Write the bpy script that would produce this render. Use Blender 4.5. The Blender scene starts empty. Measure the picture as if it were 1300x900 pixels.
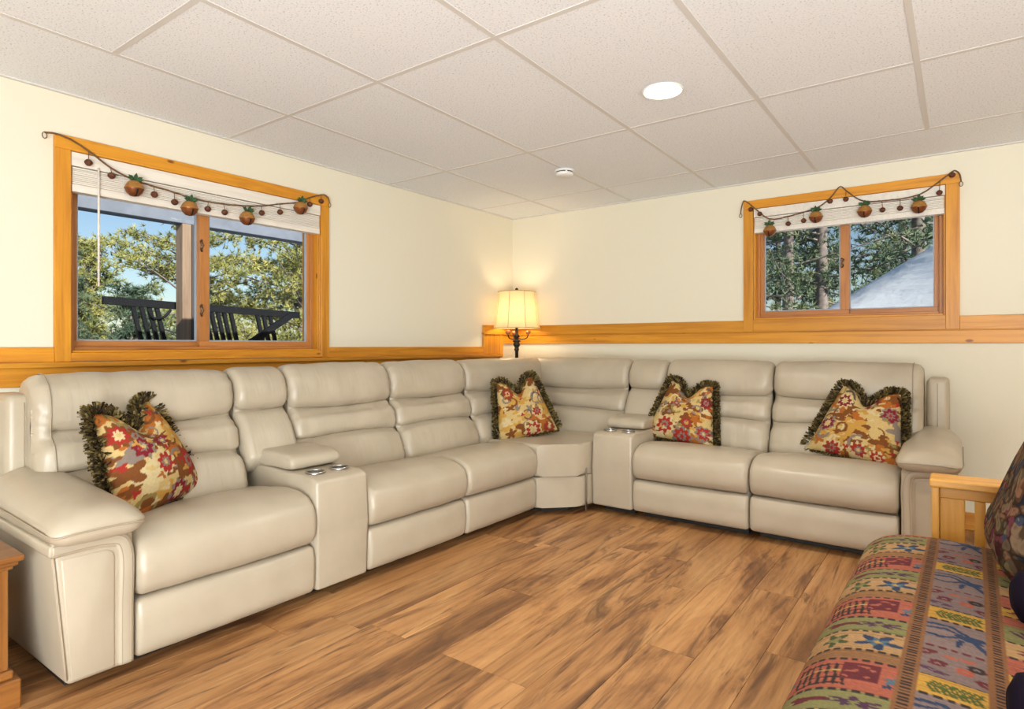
import bpy, bmesh, math, random
import numpy as np
from mathutils import Vector, Matrix, noise
D = bpy.data
SC = bpy.context.scene
COL = SC.collection
PI = math.pi
random.seed(7)

# ------------------------------------------------------------------ camera, sky, sun, lights, exposure
cam_data = D.cameras.new('camera')
cam = D.objects.new('camera', cam_data)
COL.objects.link(cam)
cam.location = (3.3546, -4.5635, 1.10)
cam.rotation_euler = (PI/2, 0, 0.6347)
cam_data.sensor_width = 36
cam_data.lens = 773/1300*36
cam_data.shift_y = -11.5/1300
cam_data.clip_start = 0.05
cam_data.clip_end = 500
SC.camera = cam

SC.view_settings.view_transform = 'Standard'
SC.view_settings.look = 'None'
SC.view_settings.gamma = 1
SC.view_settings.use_curve_mapping = False
SC.view_settings.exposure = 1.28

world = D.worlds.new('sky')
SC.world = world
world.use_nodes = True
wn = world.node_tree
wn.nodes.clear()
w_out = wn.nodes.new('ShaderNodeOutputWorld')
w_bg = wn.nodes.new('ShaderNodeBackground')
w_sky = wn.nodes.new('ShaderNodeTexSky')
w_sky.sky_type = 'NISHITA'
w_sky.sun_disc = False
w_sky.sun_elevation = math.radians(28)
w_sky.sun_rotation = math.radians(106)
w_sky.air_density = 1.0
w_sky.dust_density = 0.6
w_sky.ozone_density = 1.5
w_bg.inputs['Strength'].default_value = 0.050
wn.links.new(w_sky.outputs[0], w_bg.inputs[0])
wn.links.new(w_bg.outputs[0], w_out.inputs[0])

def add_light(name, kind, loc, energy, color=(1, 1, 1), target=None, **kw):
    l = D.lights.new(name, kind)
    l.energy = energy
    l.color = color
    for k, v in kw.items():
        setattr(l, k, v)
    o = D.objects.new(name, l)
    o.location = loc
    if target is not None:
        d = Vector(target) - Vector(loc)
        o.rotation_euler = d.to_track_quat('-Z', 'Y').to_euler()
    COL.objects.link(o)
    return o

add_light('sun', 'SUN', (24, -7, 13.5), 3.9, (1.0, 0.93, 0.80), target=(0, 0, 0), angle=0.01)
# unseen area fill added behind the camera to brighten the room; no doors there
add_light('rear_fill', 'AREA', (4.0, -6.4, 1.25), 42, (0.86, 0.95, 1.0), target=(1.7, 0, 1.35), shape='RECTANGLE', size=2.3, size_y=1.9)
add_light('side_fill', 'AREA', (5.2, -4.2, 1.3), 12, (0.86, 0.95, 1.0), target=(0.6, -0.8, 1.3), shape='RECTANGLE', size=2.4, size_y=1.7)  # added fill from the right; that wall has no door
# low upward fill added behind the camera to lift the ceiling
add_light('ceiling_fill', 'AREA', (3.9, -5.9, 0.30), 76, (0.86, 0.95, 1.0), target=(2.2, -1.6, 2.27), shape='RECTANGLE', size=2.6, size_y=1.2)

# ------------------------------------------------------------------ helpers
def tag(o, label=None, cat=None, group=None, kind=None):
    if label: o['label'] = label
    if cat: o['category'] = cat
    if group: o['group'] = group
    if kind: o['kind'] = kind
    return o

def empty(name, loc=(0, 0, 0), rotz=0, label=None, cat=None, group=None, kind=None, parent=None):
    o = D.objects.new(name, None)
    o.empty_display_size = 0.1
    o.location = loc
    o.rotation_euler = (0, 0, rotz)
    COL.objects.link(o)
    if parent: o.parent = parent
    return tag(o, label, cat, group, kind)

def mobj(name, verts, faces, mat=None, parent=None, smooth=False, loc=None):
    me = D.meshes.new(name)
    me.from_pydata([tuple(v) for v in verts], [], [tuple(f) for f in faces])
    me.update()
    if smooth:
        me.polygons.foreach_set('use_smooth', [True]*len(me.polygons))
    if mat: me.materials.append(mat)
    o = D.objects.new(name, me)
    COL.objects.link(o)
    if parent: o.parent = parent
    if loc: o.location = loc
    return o

def bobj(name, bm, mat=None, parent=None, smooth=False, loc=None):
    me = D.meshes.new(name)
    bmesh.ops.recalc_face_normals(bm, faces=bm.faces)
    bm.to_mesh(me)
    bm.free()
    if smooth:
        me.polygons.foreach_set('use_smooth', [True]*len(me.polygons))
    if mat: me.materials.append(mat)
    o = D.objects.new(name, me)
    COL.objects.link(o)
    if parent: o.parent = parent
    if loc: o.location = loc
    return o

def bm_box(bm, x0, x1, y0, y1, z0, z1, bev=0.0, seg=1, mtx=None):
    r = bmesh.ops.create_cube(bm, size=1)
    vs = r['verts']
    for v in vs:
        v.co = Vector((x0+(v.co.x+.5)*(x1-x0), y0+(v.co.y+.5)*(y1-y0), z0+(v.co.z+.5)*(z1-z0)))
    if mtx is not None:
        bmesh.ops.transform(bm, matrix=mtx, verts=vs)
    if bev > 0:
        es = list({e for v in vs for e in v.link_edges})
        bmesh.ops.bevel(bm, geom=es, offset=bev, segments=seg, profile=.5, affect='EDGES')
    return vs

def box(name, x0, x1, y0, y1, z0, z1, mat, parent=None, bev=0.002, seg=1, smooth=False):
    bm = bmesh.new()
    bm_box(bm, x0, x1, y0, y1, z0, z1, bev, seg)
    return bobj(name, bm, mat, parent, smooth)

def prism(bm, poly, z0, z1, bev=0, seg=2, axis='z'):
    """extrude a polygon; axis z: poly (x,y); axis y: poly (x,z); axis x: poly (y,z)"""
    def mk(p, h):
        if axis == 'z': return (p[0], p[1], h)
        if axis == 'y': return (p[0], h, p[1])
        return (h, p[0], p[1])
    a = [bm.verts.new(mk(p, z0)) for p in poly]
    b = [bm.verts.new(mk(p, z1)) for p in poly]
    fs = [bm.faces.new(a), bm.faces.new(b[::-1])]
    n = len(poly)
    for i in range(n):
        fs.append(bm.faces.new((a[i], b[i], b[(i+1) % n], a[(i+1) % n])))
    if bev:
        es = list({e for f in fs for e in f.edges})
        bmesh.ops.bevel(bm, geom=es, offset=bev, segments=seg, profile=.5, affect='EDGES')

def lathe(bm, prof, seg=24, center=(0, 0, 0), cap=True):
    cx, cy, cz = center
    rings = []
    for r, z in prof:
        rings.append([bm.verts.new((cx+r*math.cos(2*PI*k/seg), cy+r*math.sin(2*PI*k/seg), cz+z)) for k in range(seg)])
    for a, b in zip(rings, rings[1:]):
        for k in range(seg):
            bm.faces.new((a[k], a[(k+1) % seg], b[(k+1) % seg], b[k]))
    if cap:
        if prof[0][0] > 1e-5: bm.faces.new(rings[0][::-1])
        if prof[-1][0] > 1e-5: bm.faces.new(rings[-1])

def tube(bm, pts, rad, seg=6, closed=False):
    pts = [Vector(p) for p in pts]
    n = len(pts)
    rings = []
    prev = None
    for i, p in enumerate(pts):
        if closed:
            t = pts[(i+1) % n]-pts[i-1]
        else:
            t = pts[min(i+1, n-1)]-pts[max(i-1, 0)]
        if t.length < 1e-9: t = Vector((0, 0, 1))
        t.normalize()
        if prev is None:
            a = Vector((0, 0, 1)) if abs(t.z) < .9 else Vector((1, 0, 0))
            u = t.cross(a).normalized()
        else:
            u = prev - t*prev.dot(t)
            u = u.normalized() if u.length > 1e-6 else t.orthogonal().normalized()
        prev = u
        w = t.cross(u)
        r = rad[i] if hasattr(rad, '__len__') else rad
        rings.append([bm.verts.new(p+u*(r*math.cos(2*PI*k/seg))+w*(r*math.sin(2*PI*k/seg))) for k in range(seg)])
    m = n if closed else n-1
    for i in range(m):
        a = rings[i]; b = rings[(i+1) % n]
        for k in range(seg):
            bm.faces.new((a[k], a[(k+1) % seg], b[(k+1) % seg], b[k]))
    if not closed:
        bm.faces.new(rings[0][::-1]); bm.faces.new(rings[-1])

def smoothpath(pts, n=8, closed=False):
    P = [np.array(p, float) for p in pts]
    out = []
    N = len(P)
    rng = range(N if closed else N-1)
    for i in rng:
        if closed:
            p0, p1, p2, p3 = P[i-1], P[i], P[(i+1) % N], P[(i+2) % N]
        else:
            p0, p1, p2, p3 = P[max(i-1, 0)], P[i], P[i+1], P[min(i+2, N-1)]
        def kn(a, b): return max(np.linalg.norm(b-a), 1e-6)**.5
        t0 = 0; t1 = t0+kn(p0, p1); t2 = t1+kn(p1, p2); t3 = t2+kn(p2, p3)
        for j in range(n):
            t = t1+(t2-t1)*j/n
            A1 = (t1-t)/(t1-t0)*p0+(t-t0)/(t1-t0)*p1
            A2 = (t2-t)/(t2-t1)*p1+(t-t1)/(t2-t1)*p2
            A3 = (t3-t)/(t3-t2)*p2+(t-t2)/(t3-t2)*p3
            B1 = (t2-t)/(t2-t0)*A1+(t-t0)/(t2-t0)*A2
            B2 = (t3-t)/(t3-t1)*A2+(t-t1)/(t3-t1)*A3
            out.append((t2-t)/(t2-t1)*B1+(t-t1)/(t2-t1)*B2)
    if not closed: out.append(P[-1])
    return out

def copy_tree(o, parent=None):
    c = o.copy()
    COL.objects.link(c)
    if parent: c.parent = parent
    for ch in list(o.children):
        copy_tree(ch, c)
    return c

# ------------------------------------------------------------------ materials
def newmat(name):
    m = D.materials.new(name)
    m.use_nodes = True
    nt = m.node_tree
    b = nt.nodes['Principled BSDF']
    return m, nt, b

def N(nt, typ, **kw):
    n = nt.nodes.new(typ)
    for k, v in kw.items():
        if k in n.inputs: n.inputs[k].default_value = v
        else: setattr(n, k, v)
    return n

def ramp(nt, stops):
    r = nt.nodes.new('ShaderNodeValToRGB')
    el = r.color_ramp.elements
    while len(el) > 1: el.remove(el[0])
    el[0].position = stops[0][0]; el[0].color = (*stops[0][1], 1)
    for p, c in stops[1:]:
        e = el.new(p); e.color = (*c, 1)
    return r

def plain(name, col, rough=.5, metal=0, spec=.5, bump=0, bscale=80, var=0):
    m, nt, b = newmat(name)
    b.inputs['Base Color'].default_value = (*col, 1)
    b.inputs['Roughness'].default_value = rough
    b.inputs['Metallic'].default_value = metal
    b.inputs['Specular IOR Level'].default_value = spec
    tc = N(nt, 'ShaderNodeTexCoord')
    nz = N(nt, 'ShaderNodeTexNoise', Scale=bscale, Detail=4)
    nt.links.new(tc.outputs['Object'], nz.inputs['Vector'])
    if bump:
        bp = N(nt, 'ShaderNodeBump', Strength=bump, Distance=.004)
        nt.links.new(nz.outputs[0], bp.inputs['Height'])
        nt.links.new(bp.outputs[0], b.inputs['Normal'])
    if var:
        r = ramp(nt, [(.3, tuple(c*(1-var) for c in col)), (.7, tuple(min(1, c*(1+var)) for c in col))])
        nt.links.new(nz.outputs[0], r.inputs[0])
        nt.links.new(r.outputs[0], b.inputs['Base Color'])
    return m

def wood(name, light, dark, axis='y', scale=1.0, rough=.35, knots=True, rnd=.12, coat=.0):
    """grain stretched along one axis in world space, knots, per object variation"""
    m, nt, b = newmat(name)
    g = N(nt, 'ShaderNodeNewGeometry')
    oi = N(nt, 'ShaderNodeObjectInfo')
    off = N(nt, 'ShaderNodeVectorMath', operation='SCALE')
    comb = N(nt, 'ShaderNodeCombineXYZ')
    for i in range(3): nt.links.new(oi.outputs['Random'], comb.inputs[i])
    nt.links.new(comb.outputs[0], off.inputs[0]); off.inputs['Scale'].default_value = 37
    add = N(nt, 'ShaderNodeVectorMath', operation='ADD')
    nt.links.new(g.outputs['Position'], add.inputs[0]); nt.links.new(off.outputs[0], add.inputs[1])
    mp = N(nt, 'ShaderNodeMapping')
    s = {'x': (.8, 14, 14), 'y': (14, .8, 14), 'z': (14, 14, .8)}[axis]
    mp.inputs['Scale'].default_value = tuple(v*scale for v in s)
    nt.links.new(add.outputs[0], mp.inputs['Vector'])
    n1 = N(nt, 'ShaderNodeTexNoise', Scale=2.2, Detail=6, Roughness=.6, Distortion=.5)
    nt.links.new(mp.outputs[0], n1.inputs['Vector'])
    r = ramp(nt, [(.28, dark), (.55, light), (.8, tuple(c*1.06 for c in light))])
    nt.links.new(n1.outputs[0], r.inputs[0])
    last = r.outputs[0]
    if knots:
        mp2 = N(nt, 'ShaderNodeMapping')
        s2 = {'x': (4, 9, 9), 'y': (9, 4, 9), 'z': (9, 9, 4)}[axis]
        mp2.inputs['Scale'].default_value = s2
        nt.links.new(add.outputs[0], mp2.inputs['Vector'])
        vo = N(nt, 'ShaderNodeTexVoronoi', Scale=1.0)
        nt.links.new(mp2.outputs[0], vo.inputs['Vector'])
        kr = ramp(nt, [(.055, (1, 1, 1)), (.10, (0, 0, 0))])
        nt.links.new(vo.outputs['Distance'], kr.inputs[0])
        mx = N(nt, 'ShaderNodeMix', data_type='RGBA')
        nt.links.new(kr.outputs[0], mx.inputs[0])
        nt.links.new(last, mx.inputs[6]); mx.inputs[7].default_value = (dark[0]*.45, dark[1]*.35, dark[2]*.3, 1)
        last = mx.outputs[2]
    hv = N(nt, 'ShaderNodeHueSaturation')
    mr = N(nt, 'ShaderNodeMapRange')
    mr.inputs['To Min'].default_value = 1-rnd; mr.inputs['To Max'].default_value = 1+rnd
    nt.links.new(oi.outputs['Random'], mr.inputs['Value'])
    nt.links.new(mr.outputs[0], hv.inputs['Value'])
    nt.links.new(last, hv.inputs['Color'])
    nt.links.new(hv.outputs[0], b.inputs['Base Color'])
    b.inputs['Roughness'].default_value = rough
    b.inputs['Coat Weight'].default_value = coat
    bp = N(nt, 'ShaderNodeBump', Strength=.08, Distance=.002)
    nt.links.new(n1.outputs[0], bp.inputs['Height']); nt.links.new(bp.outputs[0], b.inputs['Normal'])
    return m

M = {}
for ax in 'xyz':
    M['pine_'+ax] = wood('honey_pine_'+ax, (.66, .28, .018), (.46, .16, .010), ax, rough=.38)
    M['sash_'+ax] = wood('sash_wood_'+ax, (.50, .20, .05), (.33, .11, .025), ax, rough=.4, knots=False)
    M['oak_'+ax] = wood('futon_oak_'+ax, (.72, .35, .06), (.55, .235, .035), ax, rough=.32, knots=False, rnd=.05)
    M['table_'+ax] = wood('table_wood_'+ax, (.27, .105, .024), (.13, .042, .009), ax, rough=.3, knots=False, rnd=.05, coat=.2)

def floor_mat():
    m, nt, b = newmat('plank_oak')
    g = N(nt, 'ShaderNodeNewGeometry')
    oi = N(nt, 'ShaderNodeObjectInfo')
    comb = N(nt, 'ShaderNodeCombineXYZ')
    for i in range(3): nt.links.new(oi.outputs['Random'], comb.inputs[i])
    off = N(nt, 'ShaderNodeVectorMath', operation='SCALE'); off.inputs['Scale'].default_value = 61
    nt.links.new(comb.outputs[0], off.inputs[0])
    add = N(nt, 'ShaderNodeVectorMath', operation='ADD')
    nt.links.new(g.outputs['Position'], add.inputs[0]); nt.links.new(off.outputs[0], add.inputs[1])
    def mapped(sx, sy):
        mp = N(nt, 'ShaderNodeMapping'); mp.inputs['Scale'].default_value = (sx, sy, 1)
        nt.links.new(add.outputs[0], mp.inputs['Vector'])
        return mp.outputs[0]
    big = N(nt, 'ShaderNodeTexNoise', Scale=1, Detail=5, Roughness=.62, Distortion=1.1)
    nt.links.new(mapped(5.2, .95), big.inputs['Vector'])
    fine = N(nt, 'ShaderNodeTexNoise', Scale=1, Detail=7, Roughness=.7, Distortion=.6)
    nt.links.new(mapped(46, 2.6), fine.inputs['Vector'])
    warp = N(nt, 'ShaderNodeTexWave', Scale=1.0, Distortion=9, Detail=3)
    warp.inputs['Detail Scale'].default_value = 1.2
    warp.bands_direction = 'X'
    nt.links.new(mapped(7, .8), warp.inputs['Vector'])
    r1 = ramp(nt, [(.25, (.11, .048, .020)), (.38, (.25, .112, .042)), (.48, (.43, .21, .078)), (.66, (.55, .295, .118)), (.85, (.62, .355, .155))])
    nt.links.new(big.outputs[0], r1.inputs[0])
    r2 = ramp(nt, [(.3, (.58, .51, .46)), (.5, (1, 1, 1)), (.75, (1.15, 1.11, 1.05))])
    nt.links.new(fine.outputs[0], r2.inputs[0])
    mu = N(nt, 'ShaderNodeMix', data_type='RGBA', blend_type='MULTIPLY'); mu.inputs[0].default_value = .8
    nt.links.new(r1.outputs[0], mu.inputs[6]); nt.links.new(r2.outputs[0], mu.inputs[7])
    r3 = ramp(nt, [(.0, (.80, .75, .70)), (.35, (1, 1, 1))])
    nt.links.new(warp.outputs[0], r3.inputs[0])
    mu2 = N(nt, 'ShaderNodeMix', data_type='RGBA', blend_type='MULTIPLY'); mu2.inputs[0].default_value = .55
    nt.links.new(mu.outputs[2], mu2.inputs[6]); nt.links.new(r3.outputs[0], mu2.inputs[7])
    # dark mineral streaks
    st = N(nt, 'ShaderNodeTexNoise', Scale=1, Detail=4, Roughness=.7, Distortion=1.6)
    nt.links.new(mapped(9.5, 1.15), st.inputs['Vector'])
    r4 = ramp(nt, [(.535, (0, 0, 0)), (.66, (1, 1, 1))])
    nt.links.new(st.outputs[0], r4.inputs[0])
    mx = N(nt, 'ShaderNodeMix', data_type='RGBA')
    sc = N(nt, 'ShaderNodeMath', operation='MULTIPLY'); sc.inputs[1].default_value = .72
    nt.links.new(r4.outputs[0], sc.inputs[0]); nt.links.new(sc.outputs[0], mx.inputs[0])
    nt.links.new(mu2.outputs[2], mx.inputs[6]); mx.inputs[7].default_value = (.085, .036, .018, 1)
    hv = N(nt, 'ShaderNodeHueSaturation')
    mr = N(nt, 'ShaderNodeMapRange'); mr.inputs['To Min'].default_value = .88; mr.inputs['To Max'].default_value = 1.1
    nt.links.new(oi.outputs['Random'], mr.inputs['Value'])
    nt.links.new(mr.outputs[0], hv.inputs['Value']); nt.links.new(mx.outputs[2], hv.inputs['Color'])
    nt.links.new(hv.outputs[0], b.inputs['Base Color'])
    b.inputs['Roughness'].default_value = .42
    b.inputs['Specular IOR Level'].default_value = .4
    bp = N(nt, 'ShaderNodeBump', Strength=.12, Distance=.002)
    nt.links.new(fine.outputs[0], bp.inputs['Height']); nt.links.new(bp.outputs[0], b.inputs['Normal'])
    return m
M['plank'] = floor_mat()

def leather_mat(name='cream_leather', stretch=(1.4, 1, 1), strength=.22):
    m, nt, b = newmat(name)
    tc = N(nt, 'ShaderNodeTexCoord')
    n0 = N(nt, 'ShaderNodeTexNoise', Scale=5, Detail=3)
    nt.links.new(tc.outputs['Object'], n0.inputs['Vector'])
    r = ramp(nt, [(.3, (.415, .350, .258)), (.7, (.475, .405, .305))])
    nt.links.new(n0.outputs[0], r.inputs[0]); nt.links.new(r.outputs[0], b.inputs['Base Color'])
    b.inputs['Roughness'].default_value = .36
    b.inputs['Specular IOR Level'].default_value = .5
    vo = N(nt, 'ShaderNodeTexVoronoi', Scale=260)
    nt.links.new(tc.outputs['Object'], vo.inputs['Vector'])
    n1 = N(nt, 'ShaderNodeTexNoise', Scale=7, Detail=2, Distortion=.3)
    mp = N(nt, 'ShaderNodeMapping'); mp.inputs['Scale'].default_value = stretch
    nt.links.new(tc.outputs['Object'], mp.inputs[0]); nt.links.new(mp.outputs[0], n1.inputs['Vector'])
    b1 = N(nt, 'ShaderNodeBump', Strength=.06, Distance=.001)
    nt.links.new(vo.outputs['Distance'], b1.inputs['Height'])
    b2 = N(nt, 'ShaderNodeBump', Strength=strength, Distance=.012)
    nt.links.new(n1.outputs[0], b2.inputs['Height'])
    nt.links.new(b1.outputs[0], b2.inputs['Normal'])
    nt.links.new(b2.outputs[0], b.inputs['Normal'])
    return m
M['leather'] = leather_mat()
M['leather_back'] = leather_mat('cream_leather_gathered', (3.6, .8, .55), .30)
M['thread'] = plain('leather_seam', (.37, .30, .215), .6)
M['black'] = plain('black_base', (.012, .011, .010), .6)
M['steel'] = plain('brushed_steel', (.45, .45, .44), .28, 1)
M['well'] = plain('shaded_well', (.03, .03, .03), .3, .6)  # dark tone stands for the shade down in the cup recess
M['wall'] = plain('cream_wall_paint', (.80, .745, .60), .75, spec=.25, bump=.05, bscale=220)
M['white'] = plain('white_paint', (.80, .77, .72), .5)
M['plastic'] = plain('white_plastic', (.82, .81, .78), .4)
M['blind'] = wood('white_blind_wood', (.80, .745, .66), (.70, .64, .55), 'y', scale=1.5, rough=.5, knots=False, rnd=.03)
M['bar'] = plain('grid_bar_paint', (.68, .66, .63), .5)
M['rope'] = plain('brown_rope', (.16, .075, .03), .8, bump=.5, bscale=300)
M['rust'] = plain('rusty_bell', (.13, .042, .018), .6, .35, var=.4, bscale=60)
M['copper'] = plain('copper_bell', (.24, .075, .022), .42, .5, var=.3, bscale=30)
M['gold'] = plain('gold_bell_cap', (.42, .20, .045), .5, .3, var=.2, bscale=60)
M['leaf'] = plain('green_felt_leaf', (.03, .085, .03), .8, var=.3, bscale=90)
M['bronze'] = plain('dark_bronze', (.035, .028, .023), .4, .6)
M['amber'] = plain('amber_cup', (.45, .16, .05), .35)
M['brass'] = plain('aged_brass', (.26, .16, .05), .4, .8, var=.3)
M['purple'] = plain('purple_velvet', (.009, .005, .014), .95, spec=.12, bump=.2)
M['dark_gap'] = plain('shadow_black', (.006, .006, .006), .9)
M['rail'] = plain('black_metal', (.006, .007, .010), .65, spec=.2)
M['beam'] = plain('grey_beam', (.145, .165, .21), .7, var=.15, bscale=9)
M['postwood'] = wood('weathered_post', (.24, .165, .11), (.15, .09, .065), 'z', rough=.7, knots=False)
M['post_shade'] = plain('shaded_post_wood', (.055, .045, .045), .7)  # shade on the deck post, put into the colour
M['track'] = plain('grey_track', (.36, .40, .46), .4)
M['metal_hw'] = plain('bronze_latch', (.20, .12, .07), .35, .8)

def glass_mat():
    m = D.materials.new('window_glass'); m.use_nodes = True
    nt = m.node_tree; nt.nodes.clear()
    o = N(nt, 'ShaderNodeOutputMaterial')
    t = N(nt, 'ShaderNodeBsdfTransparent'); t.inputs[0].default_value = (.95, .97, .98, 1)
    gl = N(nt, 'ShaderNodeBsdfGlossy', Roughness=.02)
    fr = N(nt, 'ShaderNodeFresnel', IOR=1.12)
    mx = N(nt, 'ShaderNodeMixShader')
    nt.links.new(fr.outputs[0], mx.inputs[0]); nt.links.new(t.outputs[0], mx.inputs[1]); nt.links.new(gl.outputs[0], mx.inputs[2])
    nt.links.new(mx.outputs[0], o.inputs[0])
    return m
M['glass'] = glass_mat()

def tile_mat():
    m, nt, b = newmat('acoustic_tile')
    g = N(nt, 'ShaderNodeNewGeometry')
    v = N(nt, 'ShaderNodeTexNoise', Scale=135, Detail=3, Roughness=.65)
    nt.links.new(g.outputs['Position'], v.inputs['Vector'])
    n2 = N(nt, 'ShaderNodeTexNoise', Scale=240, Detail=2)
    nt.links.new(g.outputs['Position'], n2.inputs['Vector'])
    r = ramp(nt, [(.33, (.47, .465, .46)), (.42, (.83, .848, .875)), (.7, (.875, .892, .92))])
    nt.links.new(v.outputs[0], r.inputs[0])
    nt.links.new(r.outputs[0], b.inputs['Base Color'])
    b.inputs['Roughness'].default_value = .9
    b.inputs['Specular IOR Level'].default_value = .1
    bp = N(nt, 'ShaderNodeBump', Strength=.35, Distance=.003)
    nt.links.new(v.outputs[0], bp.inputs['Height']); nt.links.new(bp.outputs[0], b.inputs['Normal'])
    return m
M['tile'] = tile_mat()

def attr_mat(name, attr='Col', rough=.85, bump=.4, bscale=260, sheen=.0):
    m, nt, b = newmat(name)
    a = N(nt, 'ShaderNodeVertexColor'); a.layer_name = attr
    nt.links.new(a.outputs[0], b.inputs['Base Color'])
    b.inputs['Roughness'].default_value = rough
    b.inputs['Specular IOR Level'].default_value = .15
    tc = N(nt, 'ShaderNodeTexCoord')
    n = N(nt, 'ShaderNodeTexNoise', Scale=bscale, Detail=2)
    nt.links.new(tc.outputs['Object'], n.inputs['Vector'])
    bp = N(nt, 'ShaderNodeBump', Strength=bump, Distance=.002)
    nt.links.new(n.outputs[0], bp.inputs['Height']); nt.links.new(bp.outputs[0], b.inputs['Normal'])
    return m
M['tapestry'] = attr_mat('floral_tapestry')
M['fringe'] = attr_mat('brush_fringe', bump=0)
M['futon_fabric'] = attr_mat('patchwork_tapestry', bump=.35)

def shade_mat():
    m = D.materials.new('lamp_shade_silk'); m.use_nodes = True
    nt = m.node_tree; nt.nodes.clear()
    o = N(nt, 'ShaderNodeOutputMaterial')
    d = N(nt, 'ShaderNodeBsdfDiffuse'); d.inputs[0].default_value = (.75, .66, .48, 1)
    t = N(nt, 'ShaderNodeBsdfTranslucent'); t.inputs[0].default_value = (.62, .47, .25, 1)
    mx = N(nt, 'ShaderNodeMixShader'); mx.inputs[0].default_value = .5
    nt.links.new(d.outputs[0], mx.inputs[1]); nt.links.new(t.outputs[0], mx.inputs[2]); nt.links.new(mx.outputs[0], o.inputs[0])
    return m
M['shade'] = shade_mat()

def emit_mat(name, col, s):
    m = D.materials.new(name); m.use_nodes = True
    nt = m.node_tree; nt.nodes.clear()
    o = N(nt, 'ShaderNodeOutputMaterial'); e = N(nt, 'ShaderNodeEmission')
    e.inputs[0].default_value = (*col, 1); e.inputs[1].default_value = s
    nt.links.new(e.outputs[0], o.inputs[0])
    return m
M['lamp_bulb'] = emit_mat('warm_lamp_bulb', (1, .70, .38), 7.5)
M['bulb'] = emit_mat('lit_bulb', (1, .93, .80), 9)

def needle_mat(name, c0, c1, c2):
    m, nt, b = newmat(name)
    g = N(nt, 'ShaderNodeNewGeometry')
    n = N(nt, 'ShaderNodeTexNoise', Scale=1.6, Detail=3)
    nt.links.new(g.outputs['Position'], n.inputs['Vector'])
    r = ramp(nt, [(.3, c0), (.5, c1), (.7, c2)])
    nt.links.new(n.outputs[0], r.inputs[0]); nt.links.new(r.outputs[0], b.inputs['Base Color'])
    b.inputs['Roughness'].default_value = .6
    b.inputs['Transmission Weight'].default_value = 0
    return m
M['needle_sun'] = needle_mat('pine_needles_yellow_green', (.11, .135, .035), (.26, .265, .075), (.44, .40, .13))
M['needle_dark'] = needle_mat('pine_needles_blue_green', (.055, .095, .06), (.115, .17, .09), (.24, .27, .13))
M['needle_blue'] = needle_mat('spruce_needles_dark', (.03, .06, .045), (.075, .12, .07), (.17, .20, .09))
M['bark'] = plain('pine_bark', (.20, .165, .15), .9, bump=.8, bscale=12, var=.35)

def snow_mat():
    m, nt, b = newmat('snow')
    g = N(nt, 'ShaderNodeNewGeometry')
    n = N(nt, 'ShaderNodeTexNoise', Scale=.9, Detail=5)
    mp = N(nt, 'ShaderNodeMapping'); mp.inputs['Scale'].default_value = (1, 1, 2.5)
    nt.links.new(g.outputs['Position'], mp.inputs[0]); nt.links.new(mp.outputs[0], n.inputs['Vector'])
    r = ramp(nt, [(.3, (.70, .75, .82)), (.7, (.84, .86, .89))])
    nt.links.new(n.outputs[0], r.inputs[0]); nt.links.new(r.outputs[0], b.inputs['Base Color'])
    b.inputs['Roughness'].default_value = .7
    bp = N(nt, 'ShaderNodeBump', Strength=.5, Distance=.12)
    nt.links.new(n.outputs[0], bp.inputs['Height']); nt.links.new(bp.outputs[0], b.inputs['Normal'])
    return m
M['snow'] = snow_mat()

# ------------------------------------------------------------------ room shell
RX, RY, RZ = 5.3, -6.6, 2.27
def wall_with_hole(name, axis, a0, a1, hole, t0, t1, mat, label):
    """axis 'y': wall along y at x in (t0,t1); axis 'x': wall along x at y in (t0,t1)"""
    h0, h1, z0, z1 = hole
    bm = bmesh.new()
    for (p, q, r, s) in ((a0, h0, -.1, RZ+.05), (h1, a1, -.1, RZ+.05), (h0, h1, -.1, z0), (h0, h1, z1, RZ+.05)):
        if axis == 'y': bm_box(bm, t0, t1, p, q, r, s)
        else: bm_box(bm, p, q, t0, t1, r, s)
    return tag(bobj(name, bm, mat), label, 'wall', kind='structure')

LWIN = (-3.498, -2.118, 1.065, 2.008)      # y0 y1 z0 z1
RWIN = (2.157, 3.283, 1.285, 2.080)        # x0 x1 z0 z1
wall_with_hole('wall_left', 'y', RY, 0.18, LWIN, -.18, 0, M['wall'], 'cream painted wall on the left with the wider window')
wall_with_hole('wall_back', 'x', 0, RX+.1, RWIN, 0, .18, M['wall'], 'cream painted far wall with the smaller window over the sofa')
tag(box('wall_right', RX, RX+.1, RY, 0, -.1, RZ+.05, M['wall'], bev=0), 'cream wall to the right outside the view', 'wall', kind='structure')
tag(box('wall_front', -.18, RX+.1, RY-.1, RY, -.1, RZ+.05, M['wall'], bev=0), 'cream wall behind the viewer', 'wall', kind='structure')

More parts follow.
